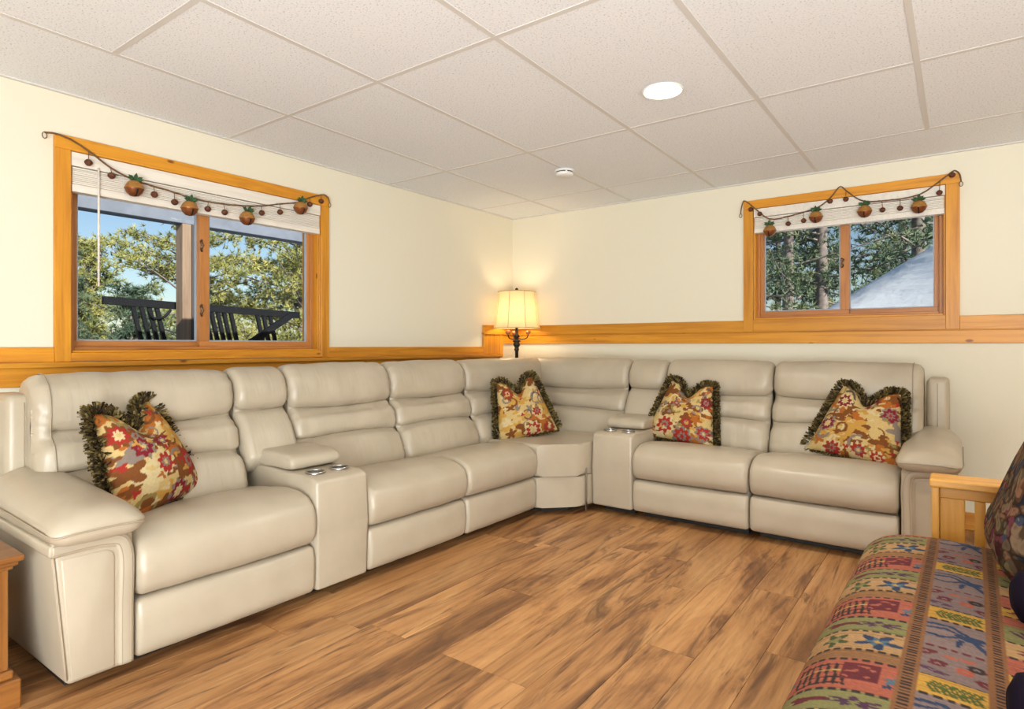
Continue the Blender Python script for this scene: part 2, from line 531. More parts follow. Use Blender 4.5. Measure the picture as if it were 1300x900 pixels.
# floor: each plank its own piece
floor = tag(box('floor', 0, RX, RY, 0, -.1, -.009, M['dark_gap'], bev=0), 'brown wood plank floor with dark mineral streaks', 'floor', kind='structure')
rf = random.Random(5)
PW = .186
x = 0.0
lens = (1.22, 1.42, 1.62)
plank_mesh = {}
def plank_me(w, l):
    k = (round(w, 3), round(l, 2))
    if k not in plank_mesh:
        bm = bmesh.new()
        bm_box(bm, .0006, k[0]-.0006, .0007, k[1]-.0007, -.009, 0)
        top = [e for e in bm.edges if all(v.co.z > -.001 for v in e.verts)]
        bmesh.ops.bevel(bm, geom=top, offset=.0011, segments=1, affect='EDGES')
        me = D.meshes.new('plank'); bm.to_mesh(me); bm.free()
        me.materials.append(M['plank'])
        plank_mesh[k] = me
    return plank_mesh[k]
while x < RX-.01:
    w = min(PW, RX-x)
    y = RY
    l = rf.choice((.45, .75, 1.0, 1.3))
    while y < -.01:
        ll = min(l, -y)
        if -y-ll < .2: ll = -y
        o = D.objects.new('plank', plank_me(w, ll)); COL.objects.link(o)
        o.location = (x, y, 0); o.parent = floor
        y += ll
        l = rf.choice(lens)
    x += w

# suspended ceiling: each tile and each bar its own piece
ceiling = tag(box('ceiling', -.1, RX, RY, .1, RZ+.045, RZ+.1, M['white'], bev=0), 'suspended ceiling of white speckled acoustic tiles in a pale grid', 'ceiling', kind='structure')
XL = [(0, 0), (.545, -.022), (1.215, -.022), (1.895, -.014), (2.575, -.002), (3.21, 0), (3.85, 0), (4.49, 0), (5.13, 0), (RX, 0)]
YL = [(0, 0), (-.50, -.035), (-1.525, -.006), (-2.735, .006), (-3.535, .02), (-4.75, 0), (-5.55, 0), (RY, 0)]
def gp(i, j):
    yj, sj = YL[j]; xi, si = XL[i]
    xx = xi
    for _ in range(3):
        yy = yj + sj*max(0, xx-1.2) if j < 3 else yj + sj*(xx-1.2)*.5
        xx = xi + si*(yy+.5)
    if i == 0: xx = 0
    if j == 0: yy = 0
    return xx, yy
cells = []
for i in range(len(XL)-1):
    for j in range(len(YL)-1):
        if i == 0 and j in (3, 4): continue          # long border tile along the left wall
        if j == 0 and i in (4, 5): continue          # long border tile along the far wall
        cells.append([gp(i, j), gp(i+1, j), gp(i+1, j+1), gp(i, j+1)])
cells.append([gp(0, 3), gp(1, 3), (gp(1, 3)[0]+.02, -3.95), (0, -3.95)])
cells.append([(0, -3.99), (gp(1, 3)[0]+.02, -3.99), gp(1, 5), gp(0, 5)])
cells.append([gp(4, 0), gp(6, 0), gp(6, 1), gp(4, 1)])
if True:
    for q in cells:
        cxm = sum(p[0] for p in q)/4; cym = sum(p[1] for p in q)/4
        q = [(p[0]+(.008 if p[0] < cxm else -.008), p[1]+(.008 if p[1] < cym else -.008)) for p in q]
        bm = bmesh.new()
        prism(bm, q, RZ+.004, RZ+.02, bev=.003, seg=1)
        tl = bobj('ceiling_tile', bm, M['tile'], ceiling)
BW = .0115
for i in range(1, len(XL)-1):
    pts = [gp(i, j) for j in range(1 if i == 5 else 0, len(YL))]
    bm = bmesh.new()
    poly = [(p[0]-BW, p[1]) for p in pts]+[(p[0]+BW, p[1]) for p in pts[::-1]]
    prism(bm, poly, RZ+.002, RZ+.0045)
    bobj('grid_bar', bm, M['bar'], ceiling)
for j in range(1, len(YL)-1):
    pts = [gp(i, j) for i in range(1 if j == 4 else 0, len(XL))]
    bm = bmesh.new()
    poly = [(p[0], p[1]-BW) for p in pts]+[(p[0], p[1]+BW) for p in pts[::-1]]
    prism(bm, poly, RZ+.0023, RZ+.0046)
    bobj('grid_bar', bm, M['bar'], ceiling)
box('grid_bar', .021, .62, -3.992, -3.948, RZ+.002, RZ+.0045, M['bar'], ceiling, bev=0)
box('edge_angle', 0, .02, RY, 0, RZ-.003, RZ+.004, M['bar'], ceiling, bev=0)
box('edge_angle', 0.02, RX, -.02, 0, RZ-.003, RZ+.004, M['bar'], ceiling, bev=0)

# recessed downlight in the ceiling (one in view, the room's others stand behind the viewer)
def downlight(x, y, label, group=None):
    t = empty('recessed_downlight', (x, y, RZ), 0, label, 'ceiling light', group)
    bm = bmesh.new()
    lathe(bm, [(.095, .0), (.094, -.004), (.088, -.006), (.084, -.004), (.083, .004), (.083, .02), (.095, .02)], 32, cap=False)
    bobj('trim_ring', bm, M['plastic'], t, True)
    bm = bmesh.new()
    lathe(bm, [(.083, .003), (.06, -.001), (.03, -.003), (.0, -.0035)], 28, cap=False)
    bobj('lamp_lens', bm, M['bulb'], t, True)
    l = add_light('downlight_lamp', 'SPOT', (0, 0, -.02), 26, (1.0, .92, .80), spot_size=2.3, spot_blend=.9, shadow_soft_size=.06)
    l.parent = t
    return t
downlight(2.253, -1.90, 'lit round recessed light in a white ceiling tile over the room')
for x_, y_, lab in ((4.4, -1.9, 'lit recessed light over the futon outside the photo'), (3.1, -5.3, 'lit recessed light behind the viewer outside the photo'), (4.5, -5.0, 'lit recessed light near the right wall outside the photo')):
    downlight(x_, y_, lab, 'recessed lights outside the photo')

# smoke alarm
t = empty('smoke_alarm', (1.225, -1.08, RZ), 0, 'round white smoke alarm on the ceiling toward the corner', 'smoke alarm')
bm = bmesh.new(); lathe(bm, [(.066, 0), (.066, -.010), (.060, -.014)], 32); bobj('base_plate', bm, M['plastic'], t, True)
bm = bmesh.new(); lathe(bm, [(.056, -.0142), (.056, -.020), (.061, -.021), (.058, -.034), (.046, -.040), (0, -.041)], 32); bobj('cover', bm, M['plastic'], t, True)
bm = bmesh.new(); lathe(bm, [(.057, -.0138), (.057, -.0212)], 32, cap=False); bobj('vent_slot', bm, M['dark_gap'], t)
for k in range(3):
    box('vent_rib', .0572+.0, .0585, -.006+.0, .006, -.021, -.014, M['plastic'], t, bev=0).rotation_euler = (0, 0, 2.1*k-.8)

# chair rails as stacked pine boards
def rail(name, label, parts):
    t = empty(name, (0, 0, 0), 0, label, 'trim', kind='structure')
    for nm, a, ax in parts: box(nm, *a, M['pine_'+ax], t, bev=.002)
    return t
rail('trim_1', 'honey pine rail boards with a ledge along the left wall', [
    ('upper_board', (0, .019, -3.565, RY, 1.023, 1.089), 'y'),
    ('upper_board', (0, .019, -2.058, -.447, 1.023, 1.089), 'y'),
    ('ledge', (0, .050, RY, -.215, 1.000, 1.023), 'y'),
    ('lower_board', (0, .014, RY, -.215, .915, 1.000), 'y'),
    ('corner_board', (0, .020, -.447, -.222, 1.0235, 1.197), 'z'),
    ('corner_stile', (0, .026, -.222, -.176, .99, 1.197), 'z'),
    ('corner_cap', (0, .036, -.455, -.0, 1.197, 1.213), 'y'),
    ('corner_head', (0, .020, -.447, 0, 1.213, 1.279), 'y'),
    ('corner_lower_board', (0, .016, -.176, 0, 1.114, 1.197), 'y')])
rail('trim_2', 'honey pine double rail board along the far wall under the small window', [
    ('upper_board', (.02, 2.091, -.020, 0, 1.197, 1.279), 'x'),
    ('upper_board', (3.352, RX, -.020, 0, 1.197, 1.279), 'x'),
    ('lower_board', (.016, RX, -.014, 0, 1.114, 1.1965), 'x'),
    ('ledge', (.03, RX, -.024, 0, 1.191, 1.1975), 'x')])
bb = empty('baseboard_back', (0, 0, 0), 0, 'pine baseboard low on the far wall beside the futon arm', 'baseboard', kind='structure')
box('base_board', 0, RX, -.016, 0, 0.0, .085, M['pine_x'], bb)
box('base_cap', 0, RX, -.022, 0, .085, .10, M['pine_x'], bb)
box('shoe_moulding', 0, RX, -.034, -.016, 0, .030, M['pine_x'], bb, bev=.005)
bl = empty('baseboard_left', (0, 0, 0), 0, 'pine baseboard along the left wall behind the sofa', 'baseboard', kind='structure')
box('base_board', 0, .016, RY, -.034, 0.0, .085, M['pine_y'], bl)

# ------------------------------------------------------------------ windows, built in a wall frame: u along the wall, d into the wall (outdoors +), z up
class WF:
    def __init__(s, side): s.side = side
    def box(s, nm, u0, u1, d0, d1, z0, z1, mat, parent, bev=.0015):
        if s.side == 'L': return box(nm, -d1, -d0, u0, u1, z0, z1, M.get(mat+'_y', M.get(mat)) if (u1-u0) > (z1-z0) else M.get(mat+'_z', M.get(mat)), parent, bev)
        return box(nm, u0, u1, d0, d1, z0, z1, M.get(mat+'_x', M.get(mat)) if (u1-u0) > (z1-z0) else M.get(mat+'_z', M.get(mat)), parent, bev)
    def pt(s, u, d, z): return (-d, u, z) if s.side == 'L' else (u, d, z)

def window(name, side, win, casing, mull, label, casing_down, inner_track):
    u0, u1, z0, z1 = win
    W = WF(side)
    t = empty(name, (0, 0, 0), 0, label, 'window', kind='structure')
    ca, cb, ct, sillz = casing
    W.box('casing', ca, u0, -.023, 0, casing_down, z1, 'pine', t)
    W.box('casing', u1, cb, -.023, 0, casing_down, z1, 'pine', t)
    W.box('casing_head', ca, cb, -.024, 0, z1, ct, 'pine', t)
    W.box('casing_sill', u0, u1, -.021, 0, sillz, z0, 'pine', t)
    # jambs
    e = .012
    W.box('jamb', u0, u0+e, 0.0, .17, z0, z1, 'pine', t)
    W.box('jamb', u1-e, u1, 0.0, .17, z0, z1, 'pine', t)
    W.box('jamb_head', u0+e, u1-e, 0.0, .17, z1-e, z1, 'pine', t)
    W.box('jamb_sill', u0+e, u1-e, 0.0, .17, z0, z0+e, 'pine', t)
    a, b = u0+e, u1-e
    # fixed inner frame
    W.box('frame_stile', b-.022, b, .045, .13, z0+e, z1-e, 'sash', t)
    W.box('frame_stile', a, a+.022, .045, .13, z0+e, z1-e, 'sash', t)
    W.box('frame_sill', a+.022, b-.022, .045, .13, z0+e, z0+e+.016, 'sash', t)
    W.box('frame_head', a+.022, b-.022, .045, .13, z1-e-.016, z1-e, 'sash', t)
    a += .022; b -= .022; zb, zt = z0+e+.016, z1-e-.016
    m0, m1 = mull
    def sash(nm, ua, ub, d0, d1, sw):
        s = W.box(nm, ua, ub, d0, d1, zb, zb+.030, 'sash', t)
        W.box('sash_top', ua, ub, d0, d1, zt-.030, zt, 'sash', s)
        W.box('sash_stile', ua, ua+sw[0], d0, d1, zb+.030, zt-.030, 'sash', s)
        W.box('sash_stile', ub-sw[1], ub, d0, d1, zb+.030, zt-.030, 'sash', s)
        gs = .007
        dm = (d0+d1)/2
        W.box('glass', ua+sw[0], ub-sw[1], dm-.002, dm+.002, zb+.030, zt-.030, 'glass', s, bev=0)
        for (p, q, r, v) in ((ua+sw[0], ua+sw[0]+gs, zb+.03, zt-.03), (ub-sw[1]-gs, ub-sw[1], zb+.03, zt-.03),
                             (ua+sw[0]+gs, ub-sw[1]-gs, zb+.03, zb+.03+gs), (ua+sw[0]+gs, ub-sw[1]-gs, zt-.03-gs, zt-.03)):
            W.box('glazing_bead', p, q, dm-.006, dm+.006, r, v, 'track', s, bev=0)
        return s
    if inner_track == 'right':
        s1 = sash('sash', a, m0+.025, .092, .120, (.026, .020))
        s2 = sash('sash', m0, b, .050, .080, (m1-m0, .026))
    else:
        s1 = sash('sash', m1-.022, b, .092, .120, (.016, .026))
        s2 = sash('sash', a, m1, .050, .080, (.026, m1-m0))
    return t, W, s2

w1, W1, s1 = window('window_1', 'L', LWIN, (-3.562, -2.060, 2.073, 1.026), (-2.866, -2.814), 'wide pine framed sliding window in the left wall', 1.0235, 'right')
w2, W2, s2 = window('window_2', 'R', RWIN, (2.091, 3.352, 2.140, 1.198), (2.703, 2.757), 'smaller pine framed sliding window in the far wall', 1.1985, 'left')
# latches
def latch(W, u, d, z, parent, k=1):
    bm = bmesh.new()
    tube(bm, smoothpath([W.pt(u, d, z-.03), W.pt(u-.012*k, d-.012, z-.018), W.pt(u-.004*k, d-.02, z), W.pt(u-.014*k, d-.012, z+.018), W.pt(u, d, z+.03)], 4), .005, 6)
    o = bobj('latch', bm, M['metal_hw'], parent, True)
    W.box('latch_plate', u-.006, u+.006, d-.003, d+.002, z-.034, z+.034, 'metal_hw', parent)
latch(W1, -2.857, .048, 1.295, s1); latch(W1, -2.857, .048, 1.655, s1)
latch(W2, 2.712, .048, 1.655, s2, -1)

# ------------------------------------------------------------------ raised blinds
def blind(W, u0, u1, zt, z_val, zb, n, label, wand=None):
    t = empty('window_blind', W.pt((u0+u1)/2, -.0, zt), 0, label, 'window blind')
    base = Vector(t.location)
    def bx(*a):
        o = W.box(*a, bev=.001); o.location = -base; return o
    bx('valance', u0, u1, -.014, .004, z_val, zt, 'blind', t)
    bx('headrail', u0+.004, u1-.004, .004, .040, z_val+.012, zt-.004, 'white', t)
    h = (z_val-.004-(zb+.036))/n
    rr = random.Random(3)
    for k in range(n):
        z = zb+.036+k*h
        j = rr.uniform(-.0015, .0015)
        bx('slat', u0+.006, u1-.006, -.010+j, .038+j, z+.0008, z+h-.0008, 'blind', t)
    bx('bottom_rail', u0+.004, u1-.004, -.012, .040, zb, zb+.035, 'blind', t)
    for f in (.16, .5, .84):
        u = u0+(u1-u0)*f
        bx('ladder_cord', u-.0015, u+.0015, -.0125, -.0105, zb+.02, z_val, 'white', t)
    if wand:
        bm = bmesh.new()
        p0 = Vector(W.pt(wand[0], -.020, z_val+.01))-base; p1 = Vector(W.pt(wand[0], -.020, wand[1]))-base
        tube(bm, [p0, p1], .0052, 8)
        bobj('wand', bm, M['blind'], t, True)
    return t
blind(W1, -3.495, -2.121, 2.006, 1.942, 1.822, 9, 'raised white wooden blind with a wand in the left window', (-3.385, 1.385))
blind(W2, 2.160, 3.280, 2.078, 2.018, 1.905, 7, 'raised white wooden blind in the small far window')

# ------------------------------------------------------------------ bell garlands
def garland(W, path, bigs, smalls, label):
    c = Vector(W.pt(*[path[0][0], -.03, path[0][1]]))
    t = empty('bell_garland', c, 0, label, 'garland')
    P = smoothpath([Vector(W.pt(u, -.032, z))-c for u, z in path], 8)
    bm = bmesh.new(); tube(bm, P, .0042, 6)
    P2 = [Vector(p)+Vector((0, 0, .0028*math.sin(i*1.3))) + Vector(W.pt(0, -.003*math.cos(i*1.3), 0)) for i, p in enumerate(P)]
    tube(bm, P2, .0028, 5)
    bobj('rope', bm, M['rope'], t, True)
    def loop(p, r):
        bm = bmesh.new()
        tube(bm, [p+Vector(W.pt(r*math.cos(a), 0, r*1.6*math.sin(a))) for a in np.linspace(0, 2*PI, 12, endpoint=False)], .0022, 5, True)
        bobj('rope_loop', bm, M['rope'], t, True)
    e0 = Vector(P[0]); e1 = Vector(P[-1])
    loop(e0+Vector((0, 0, -.012)), .009); loop(e1+Vector((0, 0, -.012)), .009)
    def nearest(u):
        k = 0 if W.side == 'R' else 1
        q = [p[k]+c[k] for p in P]
        i = min(range(len(q)), key=lambda i: abs(q[i]-u))
        return Vector(P[i])
    for u, z in smalls:
        pos = Vector(W.pt(u, -.034, z))-c
        bm = bmesh.new()
        r = .0165
        lathe(bm, [(0, r), (r*.5, r*.87), (r*.87, r*.5), (r*1.05, .002), (r*1.05, -.002), (r*.87, -r*.5), (r*.5, -r*.87), (0, -r)], 14, tuple(pos), cap=False)
        b = bobj('small_bell', bm, M['rust'], t, True)
        bm = bmesh.new(); q = nearest(u)
        tube(bm, [pos+Vector((0, 0, r)), q], .0018, 5)
        bobj('hanger', bm, M['rope'], b)
    for n, (u, z) in enumerate(bigs):
        pos = Vector(W.pt(u, -.048, z))-c
        r = .041
        bm = bmesh.new()
        lathe(bm, [(r*1.04, .0), (r*1.04, -.003), (r*.97, -.008), (r*.87, -r*.5), (r*.5, -r*.87), (0, -r)], 22, tuple(pos), cap=False)
        b = bobj('large_bell', bm, M['copper'], t, True)
        bm = bmesh.new()
        lathe(bm, [(0, r), (r*.4, r*.93), (r*.72, r*.7), (r*.93, r*.35), (r*1.02, .004), (r*1.06, .003), (r*1.06, -.002)], 22, tuple(pos), cap=False)
        bobj('bell_cap', bm, M['gold'], b, True)
        # slot of the jingle bell
        f = Vector(W.pt(0, -1, 0)); s = Vector(W.pt(1, 0, 0))
        bm = bmesh.new()
        for th in np.linspace(.18, 1.15, 6):
            pass
        rings = [(pos+f*(r*1.01*math.cos(th))+Vector((0, 0, -r*1.01*math.sin(th)))) for th in np.linspace(.2, 1.2, 7)]
        tube(bm, rings, [.004, .0042, .0035, .003, .003, .0035, .004], 5)
        bobj('bell_slot', bm, M['dark_gap'], b)
        bm = bmesh.new(); q = nearest(u)
        tube(bm, [pos+Vector((0, 0, r)), q], .0022, 5)
        bobj('hanger', bm, M['rope'], b)
        # felt leaves
        rr = random.Random(n)
        for k in range(5):
            a = -1.15+k*.58+rr.uniform(-.1, .1)
            base = pos+Vector((0, 0, r*.93))
            dr = (s*math.sin(a)*1.0+f*rr.uniform(.15, .5)+Vector((0, 0, math.cos(a)*.35+.1))).normalized()
            up = dr.cross(f).normalized()
            L = .042
            bm = bmesh.new()
            pr = [(0, 0), (.3, .35), (.6, .38), (1, 0), (.6, -.38), (.3, -.35)]
            A = [bm.verts.new(base+dr*(L*p)+up*(L*.55*q)+f*(.002+.006*math.sin(p*3))) for p, q in pr]
            B = [bm.verts.new(v.co-f*.0025) for v in A]
            bm.faces.new(A); bm.faces.new(B[::-1])
            for i in range(6): bm.faces.new((A[i], B[i], B[(i+1) % 6], A[(i+1) % 6]))
            bobj('leaf', bm, M['leaf'], b)
    return t
garland(W1, [(-3.603, 2.060), (-3.56, 2.066), (-3.50, 2.054), (-3.42, 2.014), (-3.339, 1.963), (-3.234, 1.926), (-3.142, 1.914), (-3.053, 1.905), (-2.96, 1.892), (-2.875, 1.888), (-2.76, 1.893), (-2.633, 1.907), (-2.534, 1.927), (-2.425, 1.958), (-2.30, 1.992), (-2.22, 2.035), (-2.156, 2.062), (-2.105, 2.076), (-2.075, 2.062), (-2.063, 2.03)],
    [(-3.240, 1.880), (-2.970, 1.830), (-2.645, 1.832), (-2.292, 1.955)],
    [(-3.432, 1.965), (-3.335, 1.925), (-3.140, 1.872), (-3.040, 1.852), (-2.865, 1.848), (-2.770, 1.846), (-2.545, 1.882), (-2.425, 1.908), (-2.215, 1.995), (-2.130, 2.030)],
    'rope garland of rust bells draped over the wide left window')
garland(W2, [(2.074, 2.05), (2.080, 2.10), (2.097, 2.142), (2.125, 2.125), (2.181, 2.07), (2.26, 1.998), (2.31, 1.985), (2.391, 1.993), (2.491, 2.010), (2.598, 2.040), (2.66, 2.090), (2.716, 2.150), (2.753, 2.115), (2.821, 2.052), (2.87, 2.031), (2.98, 2.022), (3.09, 2.024), (3.165, 2.040), (3.242, 2.092), (3.29, 2.128), (3.327, 2.152), (3.350, 2.130), (3.358, 2.08)],
    [(2.277, 1.905), (2.572, 1.965), (2.857, 1.965), (3.148, 1.955)],
    [(2.145, 2.075), (2.207, 2.035), (2.395, 1.943), (2.493, 1.952), (2.655, 2.062), (2.748, 2.062), (2.955, 1.965), (3.050, 1.963), (3.252, 2.030), (3.315, 2.128)],
    'rope garland of rust bells draped in scallops over the small far window')

# ------------------------------------------------------------------ sofa
def arc_poly(pts, n=6):
    return np.array([p[:2] for p in smoothpath([(a, b, 0) for a, b in pts], n, True)])

def poly_normals(P):
    t = np.roll(P, -1, 0)-np.roll(P, 1, 0)
    t /= np.maximum(np.linalg.norm(t, axis=1, keepdims=True), 1e-9)
    nn = np.stack([t[:, 1], -t[:, 0]], 1)
    A = np.sum(P[:, 0]*np.roll(P[:, 1], -1)-np.roll(P[:, 0], -1)*P[:, 1])
    return nn if A > 0 else -nn

def cushion(name, prof, w, r, mat, parent, ns=26, x0=0.0, crown=.0, wr=.002, seed=0, xf=None, squash=None):
    """closed (y,z) profile swept across the width with rounded puffy ends; prof(s) gives the polygon at s in -1..1"""
    rings = []
    ends = [(r*(1-math.cos(a)), r*(1-math.sin(a))) for a in np.linspace(0.12, PI/2, 6)[:-1]]
    xs = [(d, i) for d, i in ends]+[(r+(w-2*r)*k/ns, 0) for k in range(ns+1)]+[(w-d, i) for d, i in ends[::-1]]
    V = []
    for x, ins in xs:
        s = 2*x/w-1
        P = prof(s)
        nn = poly_normals(P)
        cr = crown*(1-abs(s)**2.5)
        if squash:
            c_ = (P.max(0)+P.min(0))/2; h_ = (P.max(0)-P.min(0))/2
            Q = c_+(P-c_)*np.maximum(.15, 1-ins*squash/h_)+nn*cr
        else:
            Q = P-nn*ins+nn*cr
        for k in range(len(Q)):
            y, z = Q[k]
            if wr:
                e = min(1, max(0, (abs(s)-.72)/.28))
                d = noise.noise(Vector((x*7+seed*9.1, y*3, z*3)))*wr + noise.noise(Vector((x*16+seed*3.3, y*9, z*11)))*wr*.55
                d += e*noise.noise(Vector((x*5+seed, y*30, z*34)))*wr*1.5
                y += nn[k][0]*d; z += nn[k][1]*d
            V.append((x0+x, y, z))
    n = len(V)//len(xs)
    F = []
    for i in range(len(xs)-1):
        for k in range(n):
            a = i*n+k; b = i*n+(k+1) % n
            F.append((a, b, b+n, a+n))
    for i, flip in ((0, False), (len(xs)-1, True)):
        base = i*n
        c = len(V)
        m = np.mean(np.array(V[base:base+n]), axis=0)
        V.append(tuple(m))
        for k in range(n):
            a, b = base+k, base+(k+1) % n
            F.append((c, b, a) if not flip else (c, a, b))
    if xf is not None:
        V = [tuple(xf @ Vector(v)) for v in V]
    me_o = mobj(name, V, F, mat, parent, True)
    bm = bmesh.new(); bm.from_mesh(me_o.data); bmesh.ops.recalc_face_normals(bm, faces=bm.faces); bm.to_mesh(me_o.data); bm.free()
    return me_o

def seam(pts, parent, rad=.0022, name='seam', mat=None):
    bm = bmesh.new(); tube(bm, pts, rad, 5)
    return bobj(name, bm, mat or M['thread'], parent, True)

def rbox(name, x0, x1, y0, y1, z0, z1, mat, parent, bev=.02, seg=4):
    bm = bmesh.new(); bm_box(bm, x0, x1, y0, y1, z0, z1, bev, seg)
    return bobj(name, bm, mat, parent, True)

# profiles in (depth y, height z); y = 0 is the front of the leather at the floor line
def seat_prof(s, zt=.468):
    k = 1-abs(s)**3
    b = .010*k
    return arc_poly([(.045, .258), (.012, .262-.0*b), (-.012-b, .290), (-.022-b, .345), (-.012-b, .405), (.022-b*.5, zt-.022), (.085, zt+.002+b*.5),
                     (.19, zt+.004+b), (.33, zt-.012+b), (.50, zt-.036), (.56, zt-.06), (.56, .30), (.30, .262), (.12, .258)], 6)
def foot_prof(s):
    k = 1-abs(s)**3
    b = .010*k
    return arc_poly([(.05, .052), (.012, .056), (-.002-b, .085), (-.008-b, .15), (-.004-b, .21), (.010-b*.4, .243), (.05, .252), (.2, .25), (.2, .056)], 6)
def back_prof(s, zt=1.0, c1=.775, c2=.625, flat=0):
    kf = 1.0
    if flat and s*flat > .80: kf = max(0.0, 1-(s*flat-.80)/.07)
    q = lambda y, c: c+(y-c)*kf
    k = 1-abs(s)**2.2
    b = .014*k
    c1 = c1-.014*k+.006; c2 = c2+.020*k-.012
    return arc_poly([
        (.50, .36), (.425, .40), (.402-b, .455), (.415-b, .515), (.452-b, c2-.030), (q(.487-b*.5, .461), c2-.008), (q(.497-b*.3, .464), c2),
        (q(.486-b*.5, .467), c2+.008), (.478-b, c2+.032), (.494-b, (c1+c2)/2+.022), (.530-b, c1-.028), (q(.558-b*.5, .531), c1-.007), (q(.568-b*.2, .532), c1),
        (q(.552-b*.5, .533), c1+.009), (.534-b, c1+.036), (.532-b, c1+.085), (.548-b*.8, c1+.15), (.580, zt-.022), (.635, zt+.002*k), (.70, zt-.012),
        (.745, zt-.055), (.755, .85), (.74, .60), (.70, .36)], 5)
def back_prof2(s, zt=.99):
    k = 1-abs(s)**2.2
    b = .012*k
    c1 = .792-.006*k
    return arc_poly([
        (.52, .50), (.462, .535), (.440-b, .575), (.452-b, .62), (.490-b, .70), (.535-b, c1-.028), (.560-b*.5, c1-.007), (.570-b*.2, c1),
        (.553-b*.5, c1+.009), (.536-b, c1+.036), (.534-b, c1+.085), (.55-b*.8, c1+.135), (.582, zt-.024), (.635, zt), (.70, zt-.012),
        (.745, zt-.055), (.755, .85), (.74, .60), (.70, .50)], 5)

GROUP = 'sections of the cream leather sectional sofa'
def section(name, loc, rotz, label):
    return empty(name, loc, rotz, label, 'sofa section', GROUP)

def base_frame(t, x0, x1, d=.80):
    box('base_frame', x0+.03, x1-.03, .12, d, .0, .05, M['black'], t)
    rbox('back_shell', x0+.004, x1-.004, .70, .86, .05, .93, M['leather'], t, .03, 4)
    box('side_deck', x0+.012, x1-.012, .06, .71, .05, .30, M['leather'], t)

def recliner(t, x0, x1, seed=0, zt=.468, bz=1.0, bx0=None, bx1=None, edge_seams=()):
    g = .003
    cushion('seat_cushion', lambda s: seat_prof(s, zt), x1-x0-2*g, .03, M['leather'], t, 26, x0+g, .004, .0022, seed)
    cushion('footrest_panel', foot_prof, x1-x0-2*g, .022, M['leather'], t, 22, x0+g, .002, .0016, seed+1)
    a = x0 if bx0 is None else bx0
    b = x1 if bx1 is None else bx1
    fl = 0 if not edge_seams else (1 if edge_seams[0] > 0 else -1)
    bk = cushion('back_cushion', lambda s: back_prof(s, bz, flat=fl), b-a-2*g, .045, M['leather_back'], t, 46, a+g, .004, .0050, seed+2)
    # stitched seams that follow the front of the back cushion
    for s in edge_seams:
        P = back_prof(s, bz, flat=fl); nn = poly_normals(P)
        x = a+(s+1)/2*(b-a)
        pts = [(x, *(P[k]+nn[k]*.005)) for k in range(5, 100)]
        seam(pts, bk, .0022)
    base_frame(t, x0, x1)

# console: body, lid, two cup holders, slim back
def console(t, w, seed=0, bs=0.0):
    g = .003
    bm = bmesh.new()
    prism(bm, [(0.0, .05), (-.004, .30), (.0, .515), (.05, .530), (.62, .545), (.62, .05)], g, w-g, bev=.016, seg=3, axis='x')
    body = bobj('console_body', bm, M['leather'], t, True)
    # lid, a padded slab sitting behind the cup holders
    def lid(s):
        return arc_poly([(.205, .545), (.190, .565), (.200, .588), (.235, .604), (.33, .612), (.44, .612), (.53, .604), (.545, .575), (.53, .545), (.36, .540)], 5)
    ld = cushion('console_lid', lid, w-.012, .022, M['leather'], t, 14, .006, .003, .0015, seed, squash=.7)
    seam([(.010, y, z+.004) for y, z in ((.205, .575), (.25, .585), (.36, .590), (.50, .587))], ld)
    seam([(w-.010, y, z+.004) for y, z in ((.205, .575), (.25, .585), (.36, .590), (.50, .587))], ld)
    for cx in (w*.27, w*.73):
        bm = bmesh.new()
        lathe(bm, [(.0395, .001), (.0395, .006), (.041, .0075), (.0435, .0065), (.044, .0), ], 28, (cx, .115, .533), cap=False)
        c = bobj('cup_holder', bm, M['steel'], t, True)
        bm = bmesh.new()
        lathe(bm, [(.0, .0025), (.0395, .0025), (.0395, .003), (0, .0031)], 24, (cx, .115, .533), cap=False)  # flat disc coloured dark in place of a shaded hole
        bobj('well_shade_disc', bm, M['well'], c)
    box('hinge_rod', .01, w-.01, .545, .57, .556, .568, M['steel'], t)
    cushion('back_cushion', back_prof2, w-2*g, .035, M['leather_back'], t, 18, g+bs, .004, .0035, seed+3)
    base_frame(t, 0, w)

